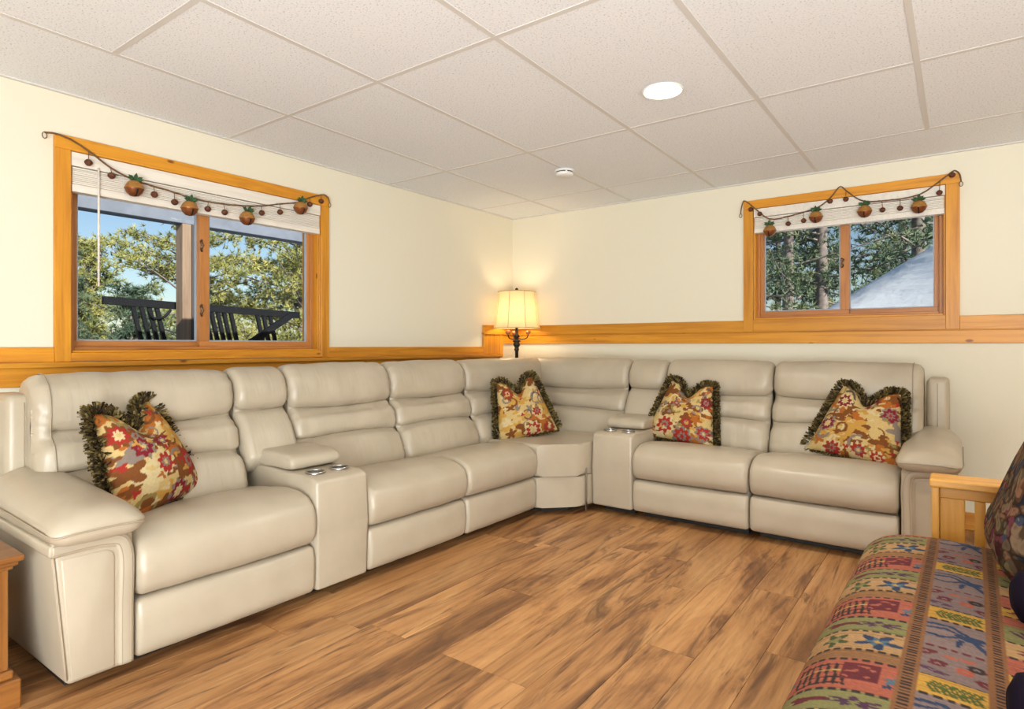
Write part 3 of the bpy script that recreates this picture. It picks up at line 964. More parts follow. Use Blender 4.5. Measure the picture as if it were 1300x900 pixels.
# arm: tapered body with a raised welt band around an inset panel, padded top
def arm(t, side, w, seed=0, back=.86, off=0.0):
    """side -1: arm left of x=0 (outer at -w); +1: arm right of x=0 (outer at +w)"""
    sgn = side
    X = lambda v: off+sgn*v
    bm = bmesh.new()
    # body, outer face leans in towards the floor
    V = []
    for y in (0.0, back):
        f = 0 if y == 0 else 1
        V += [(X(.004), y, .05), (X(.004), y, .492), (X(w+.012), y, .492), (X(w-.030+.02*f), y, .05)]
    F = [(0, 1, 2, 3), (7, 6, 5, 4), (0, 4, 5, 1), (1, 5, 6, 2), (2, 6, 7, 3), (3, 7, 4, 0)]
    vs = [bm.verts.new(v) for v in V]
    fs = [bm.faces.new([vs[i] for i in f]) for f in F]
    bmesh.ops.bevel(bm, geom=list(bm.edges), offset=.016, segments=3, profile=.5, affect='EDGES')
    bobj('arm_body', bm, M['leather'], t, True)
    # welt band: along the top and down the inner side of the front, rounded corner
    path = [(w+.010, .478), (w*.6, .480), (.085, .477), (.046, .466), (.030, .428), (.030, .25), (.030, .060)]
    pp = [(X(a), b) for a, b in path]
    sm = smoothpath([(a, 0, b) for a, b in pp], 6)
    bm = bmesh.new()
    rings = []
    nS = len(sm)
    hw = .024
    for i, p in enumerate(sm):
        tng = np.array(sm[min(i+1, nS-1)])-np.array(sm[max(i-1, 0)])
        tng /= np.linalg.norm(tng)
        nr = np.array([tng[2], 0, -tng[0]])
        ring = []
        for a in np.linspace(0, PI, 9):
            q = np.array(p)+nr*(hw*math.cos(a))+np.array([0, -1, 0])*(.014*math.sin(a)**.6)
            ring.append(bm.verts.new(q))
        ring.append(bm.verts.new(np.array(p)-nr*hw+np.array([0, .03, 0])))
        ring.append(bm.verts.new(np.array(p)+nr*hw+np.array([0, .03, 0])))
        rings.append(ring)
    for a, b in zip(rings, rings[1:]):
        for k in range(len(a)):
            bm.faces.new((a[k], a[(k+1) % len(a)], b[(k+1) % len(a)], b[k]))
    bm.faces.new(rings[0]); bm.faces.new(rings[-1][::-1])
    wb = bobj('welt_band', bm, M['leather'], t, True)
    for side_ in (.013, -.013):
        pts = []
        for i, p in enumerate(sm):
            tng = np.array(sm[min(i+1, nS-1)])-np.array(sm[max(i-1, 0)]); tng /= np.linalg.norm(tng)
            nr = np.array([tng[2], 0, -tng[0]])
            pts.append(np.array(p)+nr*side_+np.array([0, -.0125, 0]))
        seam(pts, wb, .0016)
    # side welt returning along the outer top edge
    bm = bmesh.new()
    prism(bm, [(X(w-.01), .456), (X(w+.020), .460), (X(w+.020), .494), (X(w-.01), .500)] if sgn > 0 else [(X(w-.01), .500), (X(w+.020), .494), (X(w+.020), .460), (X(w-.01), .456)], -.013, back-.05, bev=.006, seg=2, axis='y')
    bobj('side_welt', bm, M['leather'], t, True)
    # inset front panel
    bm = bmesh.new()
    poly = [(.060, .060), (.060, .418), (.066, .436), (.085, .446), (w-.012, .446), (w-.040, .060)]
    poly = [(X(a), b) for a, b in poly]
    if sgn > 0: poly = poly[::-1]
    prism(bm, poly, -.004, .03, bev=.006, seg=2, axis='y')
    bobj('front_panel', bm, M['leather'], t, True)
    seam([(X(w+.005-.034*k), -.0015, .46-.39*k) for k in np.linspace(0, 1, 8)], t, .0022)
    # padded arm top: side profile swept across the arm, puffed at both edges
    pw = w+.038
    px0, px1 = sorted((X(-.012), X(w+.026)))
    def pad(s):
        d = 1-.34*abs(s)**2.4
        return arc_poly([(-.050, .500), (-.066, .520), (-.064, .500+.050*d), (-.035, .498+.083*d), (.04, .498+.102*d), (.18, .498+.113*d), (.36, .498+.126*d), (.52, .498+.138*d),
                         (.62, .498+.138*d), (.655, .560), (.655, .510), (.50, .494), (.20, .492), (0, .493)], 6)
    pd = cushion('arm_pad', pad, pw, .050, M['leather'], t, 22, px0, .004, .0008, seed, squash=.60)
    # seam around the pad
    zf = .536
    xo, xi = X(w+.0305), X(-.0165)
    def lerp(a, b, f): return a+(b-a)*f
    pts = [(xo, .60, .542), (xo, .35, .540), (xo, .10, .536), (xo, .0, .533)]
    for s_ in np.linspace(.9, -.9, 9):
        Pp = pad(s_); q_ = Pp[9]+poly_normals(Pp)[9]*(.0065 if abs(s_) < .85 else -.004)
        pts.append((lerp(X(w*.5+.007), xo, s_), q_[0], q_[1]))
    pts += [(xi, .0, .533), (xi, .10, .536), (xi, .35, .540), (xi, .60, .542)]
    seam(smoothpath(pts, 5), pd, .0028)
    # outer wing of the back behind the arm
    x0, x1 = sorted((X(.085), X(w-.030)))
    rbox('back_wing', x0, x1, .62, back, .45, .915, M['leather'], t, .028, 4)
    xw = X(w-.085)
    seam([(xw, .6185, z) for z in np.linspace(.60, .885, 6)], t, .0018)
    xx0, xx1 = sorted((X(.03), X(w-.06)))
    box('base_frame', xx0, xx1, .12, .78, 0, .05, M['black'], t)
    for fy in (.16, .74):
        bm = bmesh.new(); lathe(bm, [(.028, 0), (.028, .03), (.018, .05)], 14, (X(w*.5), fy, 0)); bobj('foot', bm, M['black'], t, True)

OL = (1.145, -3.676); RL = math.radians(89.6)
OR = (1.390, -1.005); RR = 0.0
def at(O, r, x): return (O[0]+x*math.cos(r), O[1]+x*math.sin(r), 0)

t = section('recliner_section', at(OL, RL, 0), RL, 'cream leather recliner with padded arm at the near left end of the sectional')
recliner(t, 0, .705, 1, .470, .985, bx0=-.135, bx1=.648, edge_seams=(-.86,))
arm(t, -1, .222, 11)
t = section('console_section', at(OL, RL, .705), RL, 'cream leather cup holder console between seats on the left wall side')
console(t, .280, 20, -.057)
t = section('armless_section', at(OL, RL, .985), RL, 'armless cream leather seat beside the left console')
recliner(t, 0, .688, 31, .458, .997, bx0=-.055, bx1=.632)
t = section('armless_section', at(OL, RL, 1.673), RL, 'armless cream leather seat between another armless seat and the corner piece')
recliner(t, 0, .681, 42, .458, .997, bx0=-.056, bx1=.622)
t = section('console_section', at(OR, RR, 0), RR, 'cream leather cup holder console right of the corner piece')
console(t, .287, 55)
t = section('armless_section', at(OR, RR, .287), RR, 'armless cream leather seat beside the right console under the far wall')
recliner(t, 0, .715, 61, .462, .995)
t = section('recliner_section', at(OR, RR, 1.002), RR, 'cream leather recliner with padded arm at the right end near the wooden futon')
recliner(t, 0, .722, 72, .462, .995, bx0=0, bx1=.80, edge_seams=(.87,))
arm(t, 1, .222, 83, off=.722)

# corner piece: two backs meeting in the corner and a five sided seat with a short front
t = section('corner_section', (0, 0, 0), 0, 'cream leather corner wedge of the sectional in front of the floor lamp')
A = Vector(at(OL, RL, 2.357)[:2]); B = Vector((1.372, -1.105))
t.location = (A.x, A.y, 0)
a0 = Vector((0, 0)); b0 = B-A
cl = Vector((.36-A.x, -1.322-A.y)); cr = Vector((1.385-A.x, -.25-A.y)); cc = Vector((.36-A.x, -.25-A.y))
dirn = (b0-a0).normalized(); nrm = Vector((dirn.y, -dirn.x))   # out of the front
def wedge(name, z0, z1, bev, out, bulge):
    bm = bmesh.new()
    pts = [a0+nrm*out]
    for k in range(1, 8):
        f = k/8
        pts.append(a0.lerp(b0, f)+nrm*(out+bulge*math.sin(PI*f)))
    pts += [b0+nrm*out, Vector((b0.x+.012, b0.y+.10)), Vector((b0.x+.012, cr.y)), cc, Vector((cc.x, a0.y+.004)), Vector((a0.x-.16, a0.y+.004))]
    prism(bm, [tuple(p) for p in pts], z0, z1)
    es = [e for e in bm.edges if abs(e.verts[0].co.z-e.verts[1].co.z) < 1e-5]
    bmesh.ops.bevel(bm, geom=es, offset=bev, segments=4, profile=.5, affect='EDGES')
    o = bobj(name, bm, M['leather'], t, True)
    o.data.set_sharp_from_angle(angle=math.radians(38))
    return o
wedge('seat_cushion', .255, .462, .028, .012, .003)
wedge('front_panel', .052, .250, .016, -.002, .002)
bm = bmesh.new(); prism(bm, [tuple(p) for p in (a0-nrm*.12+dirn*.06, b0-nrm*.12-dirn*.06, cr, cc, cl)], 0, .05); bobj('base_frame', bm, M['black'], t)
box('metal_bracket', b0.x+.0135, b0.x+.0165, b0.y+.02, b0.y+.045, .02, .30, M['steel'], t)
# backs: left one runs along the left wall, right one along the far wall
Lw = 1.02
mL = Matrix.Translation((0, 0, 0)) @ Matrix.Rotation(RL, 4, 'Z')
cushion('back_cushion', lambda s: back_prof(s, .996), 1.078, .04, M['leather_back'], t, 34, -.055, .004, .004, 91, mL)
# right back: local x from the corner to the console
ox = OR[0]-.985-A.x; oy = OR[1]-A.y
mR = Matrix.Translation((ox, oy, 0))
cushion('back_cushion', lambda s: back_prof(s, .998), .982, .04, M['leather_back'], t, 34, 0, .004, .004, 97, mR)
rb = rbox('back_shell', .27-A.x, .43-A.x, .02, 1.14, .05, .93, M['leather'], t, .03)
rb = rbox('back_shell', .43-A.x, 1.385-A.x, -.305-A.y, -.145-A.y, .05, .93, M['leather'], t, .03)

# ------------------------------------------------------------------ small raster painter for woven print (flat colour only)
class Ras:
    def __init__(s, w, h, bg):
        s.w, s.h = w, h
        s.a = np.zeros((h, w, 3)); s.a[:] = bg
        s.Y, s.X = np.mgrid[0:h, 0:w].astype(float)
    def flower(s, cx, cy, r, col, petals=7, amp=.25, ph=0, sx=1, sy=1, wrapy=False):
        dy = s.Y-cy
        if wrapy: dy = (dy+s.h/2) % s.h - s.h/2
        dx = (s.X-cx)/sx; dy = dy/sy
        th = np.arctan2(dy, dx); d = np.hypot(dx, dy)
        s.a[d < r*(1+amp*np.cos(petals*th+ph))] = col
    def stroke(s, pts, wd, col, wrapy=False):
        for (x0, y0), (x1, y1) in zip(pts, pts[1:]):
            L2 = max((x1-x0)**2+(y1-y0)**2, 1e-9)
            yy = s.Y
            offs = (0, s.h, -s.h) if wrapy else (0,)
            for o in offs:
                t = np.clip(((s.X-x0)*(x1-x0)+(yy+o-y0)*(y1-y0))/L2, 0, 1)
                d = np.hypot(s.X-x0-t*(x1-x0), yy+o-y0-t*(y1-y0))
                s.a[d < wd] = col
    def rect(s, x0, x1, y0, y1, col):
        s.a[(s.X >= x0) & (s.X < x1) & (s.Y >= y0) & (s.Y < y1)] = col
    def sample(s, u, v):
        i = np.clip((u*s.w).astype(int), 0, s.w-1); j = np.clip((v*s.h).astype(int), 0, s.h-1)
        return s.a[j, i]

def set_col(me, cols):
    ca = me.color_attributes.new('Col', 'FLOAT_COLOR', 'POINT')
    c4 = np.ones((len(cols), 4), np.float32); c4[:, :3] = cols
    ca.data.foreach_set('color', c4.ravel())

CREAM = (.66, .47, .19); GOLD = (.60, .33, .07); RED = (.40, .035, .025); ORANGE = (.46, .14, .025); BROWN = (.22, .075, .02)
GREY = (.27, .21, .17); DGREY = (.12, .085, .07); OLIVE = (.33, .25, .08); PALE = (.70, .56, .30); WINE = (.24, .02, .03)

def tapestry(seed, mode):
    rr = random.Random(seed)
    n = 104
    R = Ras(n, n, CREAM)
    for k in range(44):   # ochre and rust patches
        x, y = rr.uniform(0, n), rr.uniform(0, n)
        R.flower(x, y, rr.uniform(5, 12), rr.choice((GOLD, ORANGE, BROWN, ORANGE, PALE, GOLD, GREY, BROWN)), rr.choice((3, 4, 5)), .38, rr.uniform(0, 6), rr.uniform(.8, 1.7), rr.uniform(.6, 1.1))
    for k in range(16):   # scrolling outlines
        x, y = rr.uniform(0, n), rr.uniform(0, n)
        a = rr.uniform(0, 6.28); p = [(x, y)]
        turn = rr.choice((-1, 1))*rr.uniform(.25, .55)
        for i in range(11):
            a += turn; p.append((p[-1][0]+3.6*math.cos(a), p[-1][1]+3.6*math.sin(a)))
        R.stroke(p, rr.uniform(1.0, 2.0), rr.choice((GREY, PALE, DGREY, PALE, GREY, OLIVE, BROWN)))
    if mode == 0:
        fl = [(28, 62, 10), (55, 64, 9), (45, 40, 9), (80, 33, 13), (12, 78, 9), (58, 8, 9), (90, 12, 8)]
    elif mode == 1:
        fl = [(72, 40, 8), (20, 82, 9), (58, 8, 12), (88, 8, 8)]
    elif mode == 2:
        fl = [(30, 22, 13), (66, 32, 8), (60, 8, 12), (92, 20, 9), (94, 72, 8), (40, 66, 6)]
    else:
        fl = [(22, 80, 10), (14, 40, 9), (92, 68, 9), (60, 10, 8), (80, 6, 7), (30, 6, 9), (66, 90, 8)]
    for x, y, r in fl:
        R.flower(x, y, r*1.28, rr.choice((GREY, BROWN, PALE)), 9, .14, rr.uniform(0, 6))
        R.flower(x, y, r, rr.choice((RED, RED, WINE)), 8, .17, rr.uniform(0, 6))
        R.flower(x, y, r*.52, GREY if rr.random() < .6 else PALE, 8, .2, rr.uniform(0, 6))
        R.flower(x, y, r*.26, RED if rr.random() < .5 else CREAM, 5, .2)
    for k in range(46):   # small leaves and pips
        x, y = rr.uniform(0, n), rr.uniform(0, n)
        R.flower(x, y, rr.uniform(1.4, 3.2), rr.choice((PALE, RED, BROWN, CREAM, OLIVE, GOLD, CREAM)), 3, .4, rr.uniform(0, 6), rr.uniform(.7, 1.8), 1)
    R.a *= .78*(1+.16*(np.random.RandomState(seed).rand(n, n, 1)-.5))
    return R

def pillow(loc, yaw, lean, roll, size, thick, seed, mode, label):
    """base centre at loc; faces the direction yaw; lean tips it back"""
    R = tapestry(seed, mode)
    w, h = size
    def surf(u, v, side):
        f = np.clip(1-np.abs(u)**2.4, 0, 1)**.62*np.clip(1-np.abs(v)**2.4, 0, 1)**.62
        z = side*thick*.5*f*(1-.16*v)
        ed = 1-.075*(1-v**2)
        ev = 1-.05*(1-u**2)
        x = u*w*.5*ed*(1-.40*((v+1)*.5)**1.5)
        y = v*h*.5*ev
        chop = np.exp(-(u/.40)**2)*np.clip(v-.05, 0, 1)**1.3
        y = y-chop*h*.25
        z = z*(1-.45*chop)+chop*.012
        y = y+h*.5
        return x, y, z
    P = []
    NF = 120
    g = np.linspace(-1, 1, NF)
    U, V = np.meshgrid(g, g)
    xf, yf, zf = surf(U.ravel(), V.ravel(), 1)
    colf = R.sample((U.ravel()+1)/2*.999, (V.ravel()+1)/2*.999)
    g2 = np.linspace(-1, 1, NF)
    xb, yb, zb = surf(U.ravel(), V.ravel(), -1)
    colb = R.sample(.999-(U.ravel()+1)/2*.998, (V.ravel()+1)/2*.999)
    verts = np.concatenate([np.stack([xf, -zf, yf], 1), np.stack([xb, -zb, yb], 1)])
    idx = np.arange(NF*NF).reshape(NF, NF)
    q = np.stack([idx[:-1, :-1], idx[:-1, 1:], idx[1:, 1:], idx[1:, :-1]], -1).reshape(-1, 4)
    q2 = q[:, ::-1]+NF*NF
    t = empty('throw_pillow', loc, 0, label, 'pillow', 'floral tapestry pillows on the sectional')
    # local: x right, -y towards the front, z up
    t.rotation_euler = (Matrix.Rotation(yaw, 4, 'Z') @ Matrix.Rotation(-lean, 4, 'X') @ Matrix.Rotation(roll, 4, 'Y')).to_euler()
    me = D.meshes.new('cover')
    me.from_pydata(verts.tolist(), [], np.concatenate([q, q2]).tolist())
    set_col(me, np.concatenate([colf, colb]))
    me.polygons.foreach_set('use_smooth', [True]*len(me.polygons))
    me.materials.append(M['tapestry'])
    o = D.objects.new('cover', me); COL.objects.link(o); o.parent = t
    # brush fringe round the seam
    rr = random.Random(seed+100)
    FV, FF, FC = [], [], []
    per = []
    for k in range(110):
        a = -1+2*k/110
        per += [((-1, a), (-1, 0)), ((1, a), (1, 0)), ((a, 1), (0, 1))]
        if k % 2 == 0: per.append(((a, -1), (0, -1)))
    pal = [(.075, .05, .018), (.13, .09, .03), (.035, .024, .012), (.20, .145, .055), (.09, .07, .022), (.02, .014, .008)]
    for (u, v), (nx, ny) in per:
        x, y, z = surf(np.array([u*.995]), np.array([v*.995]), 0)
        if abs(u) > .9 and abs(v) > .9: nx, ny = u, v
        p = Vector((x[0], -z[0], y[0]))
        L0 = .046 if ny >= 0 else .016
        for b in range(9):
            d = Vector((nx+rr.gauss(0, .45), rr.gauss(0, .55), ny+rr.gauss(0, .45))).normalized()
            L = L0*rr.uniform(.75, 1.1)
            s = d.orthogonal().normalized()
            s = (Matrix.Rotation(rr.uniform(0, 6.28), 3, d) @ s)*.0026
            c = rr.choice(pal)
            i = len(FV)
            jit = Vector((rr.gauss(0, .002), rr.gauss(0, .002), rr.gauss(0, .002)))
            FV += [p+jit-s, p+jit+s, p+d*L+s*1.5, p+d*L-s*1.5]
            FF.append((i, i+1, i+2, i+3))
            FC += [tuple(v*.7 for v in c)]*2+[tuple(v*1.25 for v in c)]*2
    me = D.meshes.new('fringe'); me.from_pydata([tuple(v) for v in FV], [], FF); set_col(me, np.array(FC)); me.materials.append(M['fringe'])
    o = D.objects.new('fringe', me); COL.objects.link(o); o.parent = t; o['kind'] = 'stuff'
    return t

pillow((.82, -3.44, .455), math.radians(119), math.radians(21), math.radians(-5), (.50, .435), .21, 4, 0, 'tapestry pillow with big red flowers on the near left recliner')
pillow((.93, -1.07, .458), math.radians(57), math.radians(14), math.radians(-10), (.46, .42), .16, 13, 1, 'tapestry pillow in the corner of the sectional below the lamp')
pillow((1.850, -.67, .458), math.radians(-4), math.radians(18), math.radians(6), (.49, .41), .16, 22, 2, 'tapestry pillow beside the right console under the far wall')
pillow((2.86, -.675, .458), math.radians(-12), math.radians(23), math.radians(7), (.51, .425), .17, 37, 3, 'tapestry pillow against the arm at the right end of the sectional')

# ------------------------------------------------------------------ floor lamp in the corner
LX, LY = .222, -.240
t = empty('floor_lamp', (LX, LY, 0), 0, 'bronze floor lamp with cream bell shade lit in the corner behind the sofa', 'floor lamp')
bm = bmesh.new(); lathe(bm, [(.13, 0), (.13, .012), (.115, .022), (.06, .034), (.03, .05), (.018, .08)], 28); bobj('base', bm, M['bronze'], t, True)
bm = bmesh.new(); lathe(bm, [(.015, .06), (.015, 1.05), (.020, 1.055), (.022, 1.07), (.016, 1.08), (.024, 1.092), (.030, 1.105), (.030, 1.115), (.020, 1.125), (.034, 1.135), (.034, 1.142), (.018, 1.15), (.014, 1.165), (.024, 1.175), (.027, 1.185), (.012, 1.20), (.011, 1.25), (.016, 1.255), (.016, 1.275), (.006, 1.28)], 22); bobj('pole', bm, M['bronze'], t, True)
for k in range(3):
    a = math.radians(20+120*k)
    d = Vector((math.cos(a), math.sin(a), 0))
    bm = bmesh.new()
    tube(bm, smoothpath([Vector((0, 0, 1.165)), d*.05+Vector((0, 0, 1.155)), d*.09+Vector((0, 0, 1.165)), d*.105+Vector((0, 0, 1.195))], 6), .005, 7)
    am = bobj('lamp_arm', bm, M['bronze'], t, True)
    bm = bmesh.new(); lathe(bm, [(.004, 1.192), (.014, 1.197), (.022, 1.207), (.024, 1.217), (.018, 1.226), (.012, 1.230)], 14, (d.x*.105, d.y*.105, 0)); bobj('candle_cup', bm, M['amber'], am, True)
zb, zt_ = 1.252, 1.568
def shade_r(f): return .204-(.204-.163)*(f**.62)
bm = bmesh.new()
lathe(bm, [(shade_r(f), zb+(zt_-zb)*f) for f in np.linspace(0, 1, 12)], 48, cap=False)
sh = bobj('lamp_shade', bm, M['shade'], t, True)
M['shade_trim'] = plain('shade_trim', (.50, .37, .18), .7)
for z, r in ((zb, .2045), (zt_, .1640)):
    bm = bmesh.new(); tube(bm, [(r*math.cos(a), r*math.sin(a), z) for a in np.linspace(0, 2*PI, 48, endpoint=False)], .0035, 6, True)
    bobj('shade_trim', bm, M['shade_trim'], sh, True)
for k in range(8):
    a = math.radians(-53.6+22.5+45*k)
    bm = bmesh.new(); tube(bm, [(shade_r(f)*1.004*math.cos(a), shade_r(f)*1.004*math.sin(a), zb+(zt_-zb)*f) for f in np.linspace(0, 1, 10)], .0026, 5)
    bobj('shade_rib', bm, M['shade_trim'], sh, True)
bm = bmesh.new()
tube(bm, [(0, 0, 1.27), (0, 0, 1.585)], .003, 6); tube(bm, [(-.163, 0, 1.566), (.163, 0, 1.566)], .002, 5); tube(bm, [(0, -.163, 1.566), (0, .163, 1.566)], .002, 5)
bobj('harp', bm, M['bronze'], t, True)
bm = bmesh.new(); lathe(bm, [(0, 1.571), (.010, 1.573), (.006, 1.580), (.014, 1.588), (.014, 1.596), (.006, 1.604), (0, 1.606)], 14); bobj('finial', bm, M['bronze'], t, True)
bm = bmesh.new(); lathe(bm, [(0, 1.35), (.02, 1.355), (.030, 1.39), (.022, 1.43), (.012, 1.45), (.0, 1.452)], 14); bobj('light_bulb', bm, M['lamp_bulb'], t, True)
l = add_light('lamp_glow', 'POINT', (0, 0, 1.38), 2.9, (1.0, .76, .48), shadow_soft_size=.07); l.parent = t

# ------------------------------------------------------------------ end table at the left edge
t = empty('end_table', (.80, -4.24, 0), 0, 'brown wooden end table with brass hinged door at the left edge', 'end table')
def tb(nm, a, ax, parent, bev=.002, mat=None, seg=1):
    o = box(nm, a[0]-.80, a[1]-.80, a[2]+4.24, a[3]+4.24, a[4], a[5], mat or M['table_'+ax], None, bev, seg)
    o.parent = parent
    if parent is not t: pass
    return o
tb('table_top', (.50, 1.062, -4.56, -3.950, .446, .466), 'y', t, .006, seg=3)
tb('top_moulding', (.515, 1.050, -4.548, -3.962, .432, .446), 'y', t, .005, seg=2)
tb('top_moulding', (.525, 1.038, -4.54, -3.972, .420, .432), 'y', t, .004, seg=2)
tb('cabinet_body', (.54, 1.012, -4.52, -3.985, .115, .420), 'z', t)
tb('corner_stile', (1.012, 1.028, -4.020, -3.982, .115, .420), 'z', t)
tb('corner_stile', (1.012, 1.028, -4.520, -4.485, .115, .420), 'z', t)
tb('shadow_gap', (1.0121, 1.014, -4.028, -4.020, .115, .420), 'z', t, 0, M['dark_gap'])
dr = tb('door', (1.012, 1.027, -4.483, -4.028, .122, .416), 'z', t)
tb('door_panel', (1.027, 1.031, -4.44, -4.075, .165, .375), 'z', dr, .003)
for z in (.165, .355):
    h = tb('hinge', (1.027, 1.031, -4.062, -4.030, z-.017, z+.017), 'z', dr, .001, M['brass'])
    tb('hinge_knuckle', (1.026, 1.034, -4.031, -4.024, z-.024, z+.024), 'z', dr, .002, M['brass'])
tb('base_moulding', (.525, 1.040, -4.535, -3.970, .088, .115), 'y', t, .008, seg=3)
tb('plinth', (.51, 1.054, -4.55, -3.956, .0, .088), 'y', t, .004)

# ------------------------------------------------------------------ futon at the right
t = empty('futon', (3.5, -2.9, 0), 0, 'wooden futon with slatted arm and patchwork tapestry mattress at lower right', 'futon')
FO = Vector((3.5, -2.9, 0))
def fb(nm, a, ax, parent=None, bev=.004, seg=2):
    o = box(nm, a[0]-FO.x, a[1]-FO.x, a[2]-FO.y, a[3]-FO.y, a[4], a[5], M['oak_'+ax], t, bev, seg)
    return o
for (ya, yb) in ((-2.015, -1.885), (-4.215, -4.085)):
    fb('arm_rail', (3.268, 4.12, ya, yb, .612, .640), 'x', bev=.006)
    fb('arm_post', (3.274, 3.296, ya+.012, yb-.012, .0, .612), 'z')
    fb('arm_post', (4.06, 4.10, ya+.012, yb-.012, .0, .612), 'z')
    fb('arm_apron', (3.296, 4.06, ya+.045, yb-.045, .570, .612), 'x')
    fb('arm_slat', (3.296, 3.368, ya+.052, yb-.052, .20, .570), 'z')
    for x_ in (3.394, 3.452, 3.51, 3.568, 3.626, 3.684, 3.742, 3.80, 3.858, 3.916, 3.974):
        fb('arm_slat', (x_, x_+.030, ya+.052, yb-.052, .20, .570), 'z')
    fb('arm_stretcher', (3.296, 4.06, ya+.045, yb-.045, .15, .20), 'x')
fb('front_rail', (3.22, 3.25, -4.085, -2.015, .17, .25), 'y')
fb('rear_rail', (4.00, 4.03, -4.085, -2.015, .17, .25), 'y')
for k in range(8):
    fb('seat_slat', (3.25, 4.0, -4.0+k*.26, -3.93+k*.26, .225, .245), 'x')

# mattress tapestry, painted one pattern repeat
def futon_ras():
    W, H = 260, 120      # across 0..1.04 m of cloth (front bottom to back), along one .40 m repeat
    R = Ras(W, H, (.30, .16, .10))
    rr = random.Random(9)
    TR = (.40, .115, .070); TG = (.235, .215, .085); TT = (.46, .27, .12); TB = (.30, .15, .065); PU = (.235, .165, .150); YE = (.55, .30, .055); NV = (.035, .055, .105); MA = (.14, .03, .035); BK = (.04, .03, .028); BL = (.10, .16, .20)
    def stripes(x0, x1, y0, y1, c):
        R.rect(x0, x1, y0, y1, c)
        for k in range(10):
            y = rr.uniform(y0, y1-1)
            f = rr.uniform(.72, 1.2)
            R.rect(x0, x1, y, y+rr.uniform(.7, 1.8), tuple(v*f for v in c))
    def dash(x0, x1, y, c=BK):
        x = x0
        while x < x1:
            R.rect(x, x+3.2, y-1.1, y+1.1, c); x += 6
    def blob(x, y, r, c, sx=1, sy=1, p=5, amp=.35):
        R.flower(x, y, r, c, p, amp, rr.uniform(0, 6), sx, sy, True)
    # column A: front roll up to the first border
    A0, A1, B1, C1 = 0, 118, 158, 215
    for base in (0, 60):
        x0, x1 = (0, 58) if base == 0 else (58, A1)
        stripes(x0, x1, 0, 44, TR); stripes(x0, x1, 44, 70, TG); stripes(x0, x1, 70, 104, TT); stripes(x0, x1, 104, 120, TB)
    dash(0, A1, 44); dash(0, A1, 71); dash(0, A1, 104); dash(0, A1, 1)
    for xb in (6, 62):
        for i in range(7):
            R.stroke([(xb+i*4.2, 8), (xb+2+i*4.2, 37)], .9, BK)
        for j in (12, 20, 30, 38): R.stroke([(xb, j), (xb+27, j-3)], .8, BK if j != 20 else (.5, .35, .1))
        R.rect(xb+25, xb+44, 6, 29, MA)
        for i in range(9): blob(xb+27+rr.uniform(0, 15), 8+rr.uniform(0, 18), 1.5, TR)
        blob(xb+50, 22, 3.6, BL, 1, 1.3); blob(xb+48, 30, 2.6, NV)
        blob(xb+12, 57, 6, MA, 1.6, .6, 3); blob(xb+36, 57, 6, (.09, .04, .07), 1.7, .7, 7, .5); blob(xb+36, 57, 2, TG)
        blob(xb+14, 88, 8, (.07, .09, .04), .8, 1.1, 5, .4); blob(xb+14, 88, 4, TG, .8, 1, 3)
        blob(xb+38, 88, 9, NV, 1, 1, 5, .5); blob(xb+38, 88, 5, BL, 1, 1, 5, .4); blob(xb+38, 88, 2, YE); blob(xb+49, 90, 3, NV, 1.4, .7, 3)
    # border 1
    def border(x0, x1):
        R.rect(x0, x1, 0, 120, (.25, .115, .05))
        for y in range(0, 120, 4): R.rect(x0+2.5, x1-2.5, y, y+2, BK)
    # column B
    stripes(A1, B1, 0, 24, YE); stripes(A1, B1, 24, 72, PU); stripes(A1, B1, 72, 120, tuple(v*.92 for v in PU))
    dash(A1, B1, 24); dash(A1, B1, 73, MA); dash(A1, B1, 119)
    R.stroke([(126, 10), (140, 14), (152, 9)], .8, (.08, .10, .03))
    for i in range(9):
        x = 127+i*2.6; R.stroke([(x, 11), (x+2.5, 5)], .9, (.09, .11, .03)); R.stroke([(x, 12), (x+2.5, 18)], .9, (.09, .11, .03))
    blob(157, 15, 5, NV, .7, 1.2, 3)
    for q in ([(122, 34), (134, 32), (143, 40), (150, 50)], [(121, 42), (132, 38), (142, 44)], [(122, 52), (130, 54), (140, 47)], [(146, 46), (156, 44), (161, 38)], [(147, 50), (152, 60), (156, 66)], [(141, 52), (139, 63)]):
        R.stroke(q, 1.5, NV)
    blob(145, 46, 5.5, NV, 1.3, .9, 3, .2); blob(158, 60, 5, NV, 1, 1.2, 5, .5)
    for x, y, c in ((124, 84, MA), (130, 98, MA), (128, 110, (.10, .05, .08)), (140, 84, TR), (143, 100, (.42, .10, .06)), (152, 110, MA), (156, 90, (.40, .09, .06)), (160, 104, TR), (148, 92, BK)):
        blob(x, y, 4.2, c, 1.4, .75, 2, .4); blob(x, y, 1.6, PU, 1, .7)
    # column C
    stripes(B1, W, 0, 30, TG); stripes(B1, W, 30, 56, TT); stripes(B1, W, 56, 84, TR); stripes(B1, W, 84, 102, YE); stripes(B1, W, 102, 120, TR)
    for y in (30, 56, 84, 102): dash(B1, W, y)
    for xb in (B1+20, B1+52):
        for i in range(6): R.stroke([(xb, 24), (xb-12+i*5, 6+abs(i-2)*2)], 1.3, (.10, .04, .06))
        blob(xb, 43, 6, MA, 1.5, .7, 5, .4); blob(xb, 70, 6, NV, 1.2, .8, 5, .4); blob(xb-8, 92, 3, MA, 1.5, .8, 3)
    border(A1-5, A1+5); border(B1-5, B1+5)
    R.a *= .80*(1+.25*(np.random.RandomState(3).rand(H, W, 1)-.5))
    return R
FR = futon_ras()
prof = [(3.30, .250), (3.16, .255), (3.095, .285), (3.075, .335), (3.090, .390), (3.135, .432), (3.20, .452), (3.30, .457), (3.42, .450), (3.56, .440), (3.72, .432), (3.86, .430)]
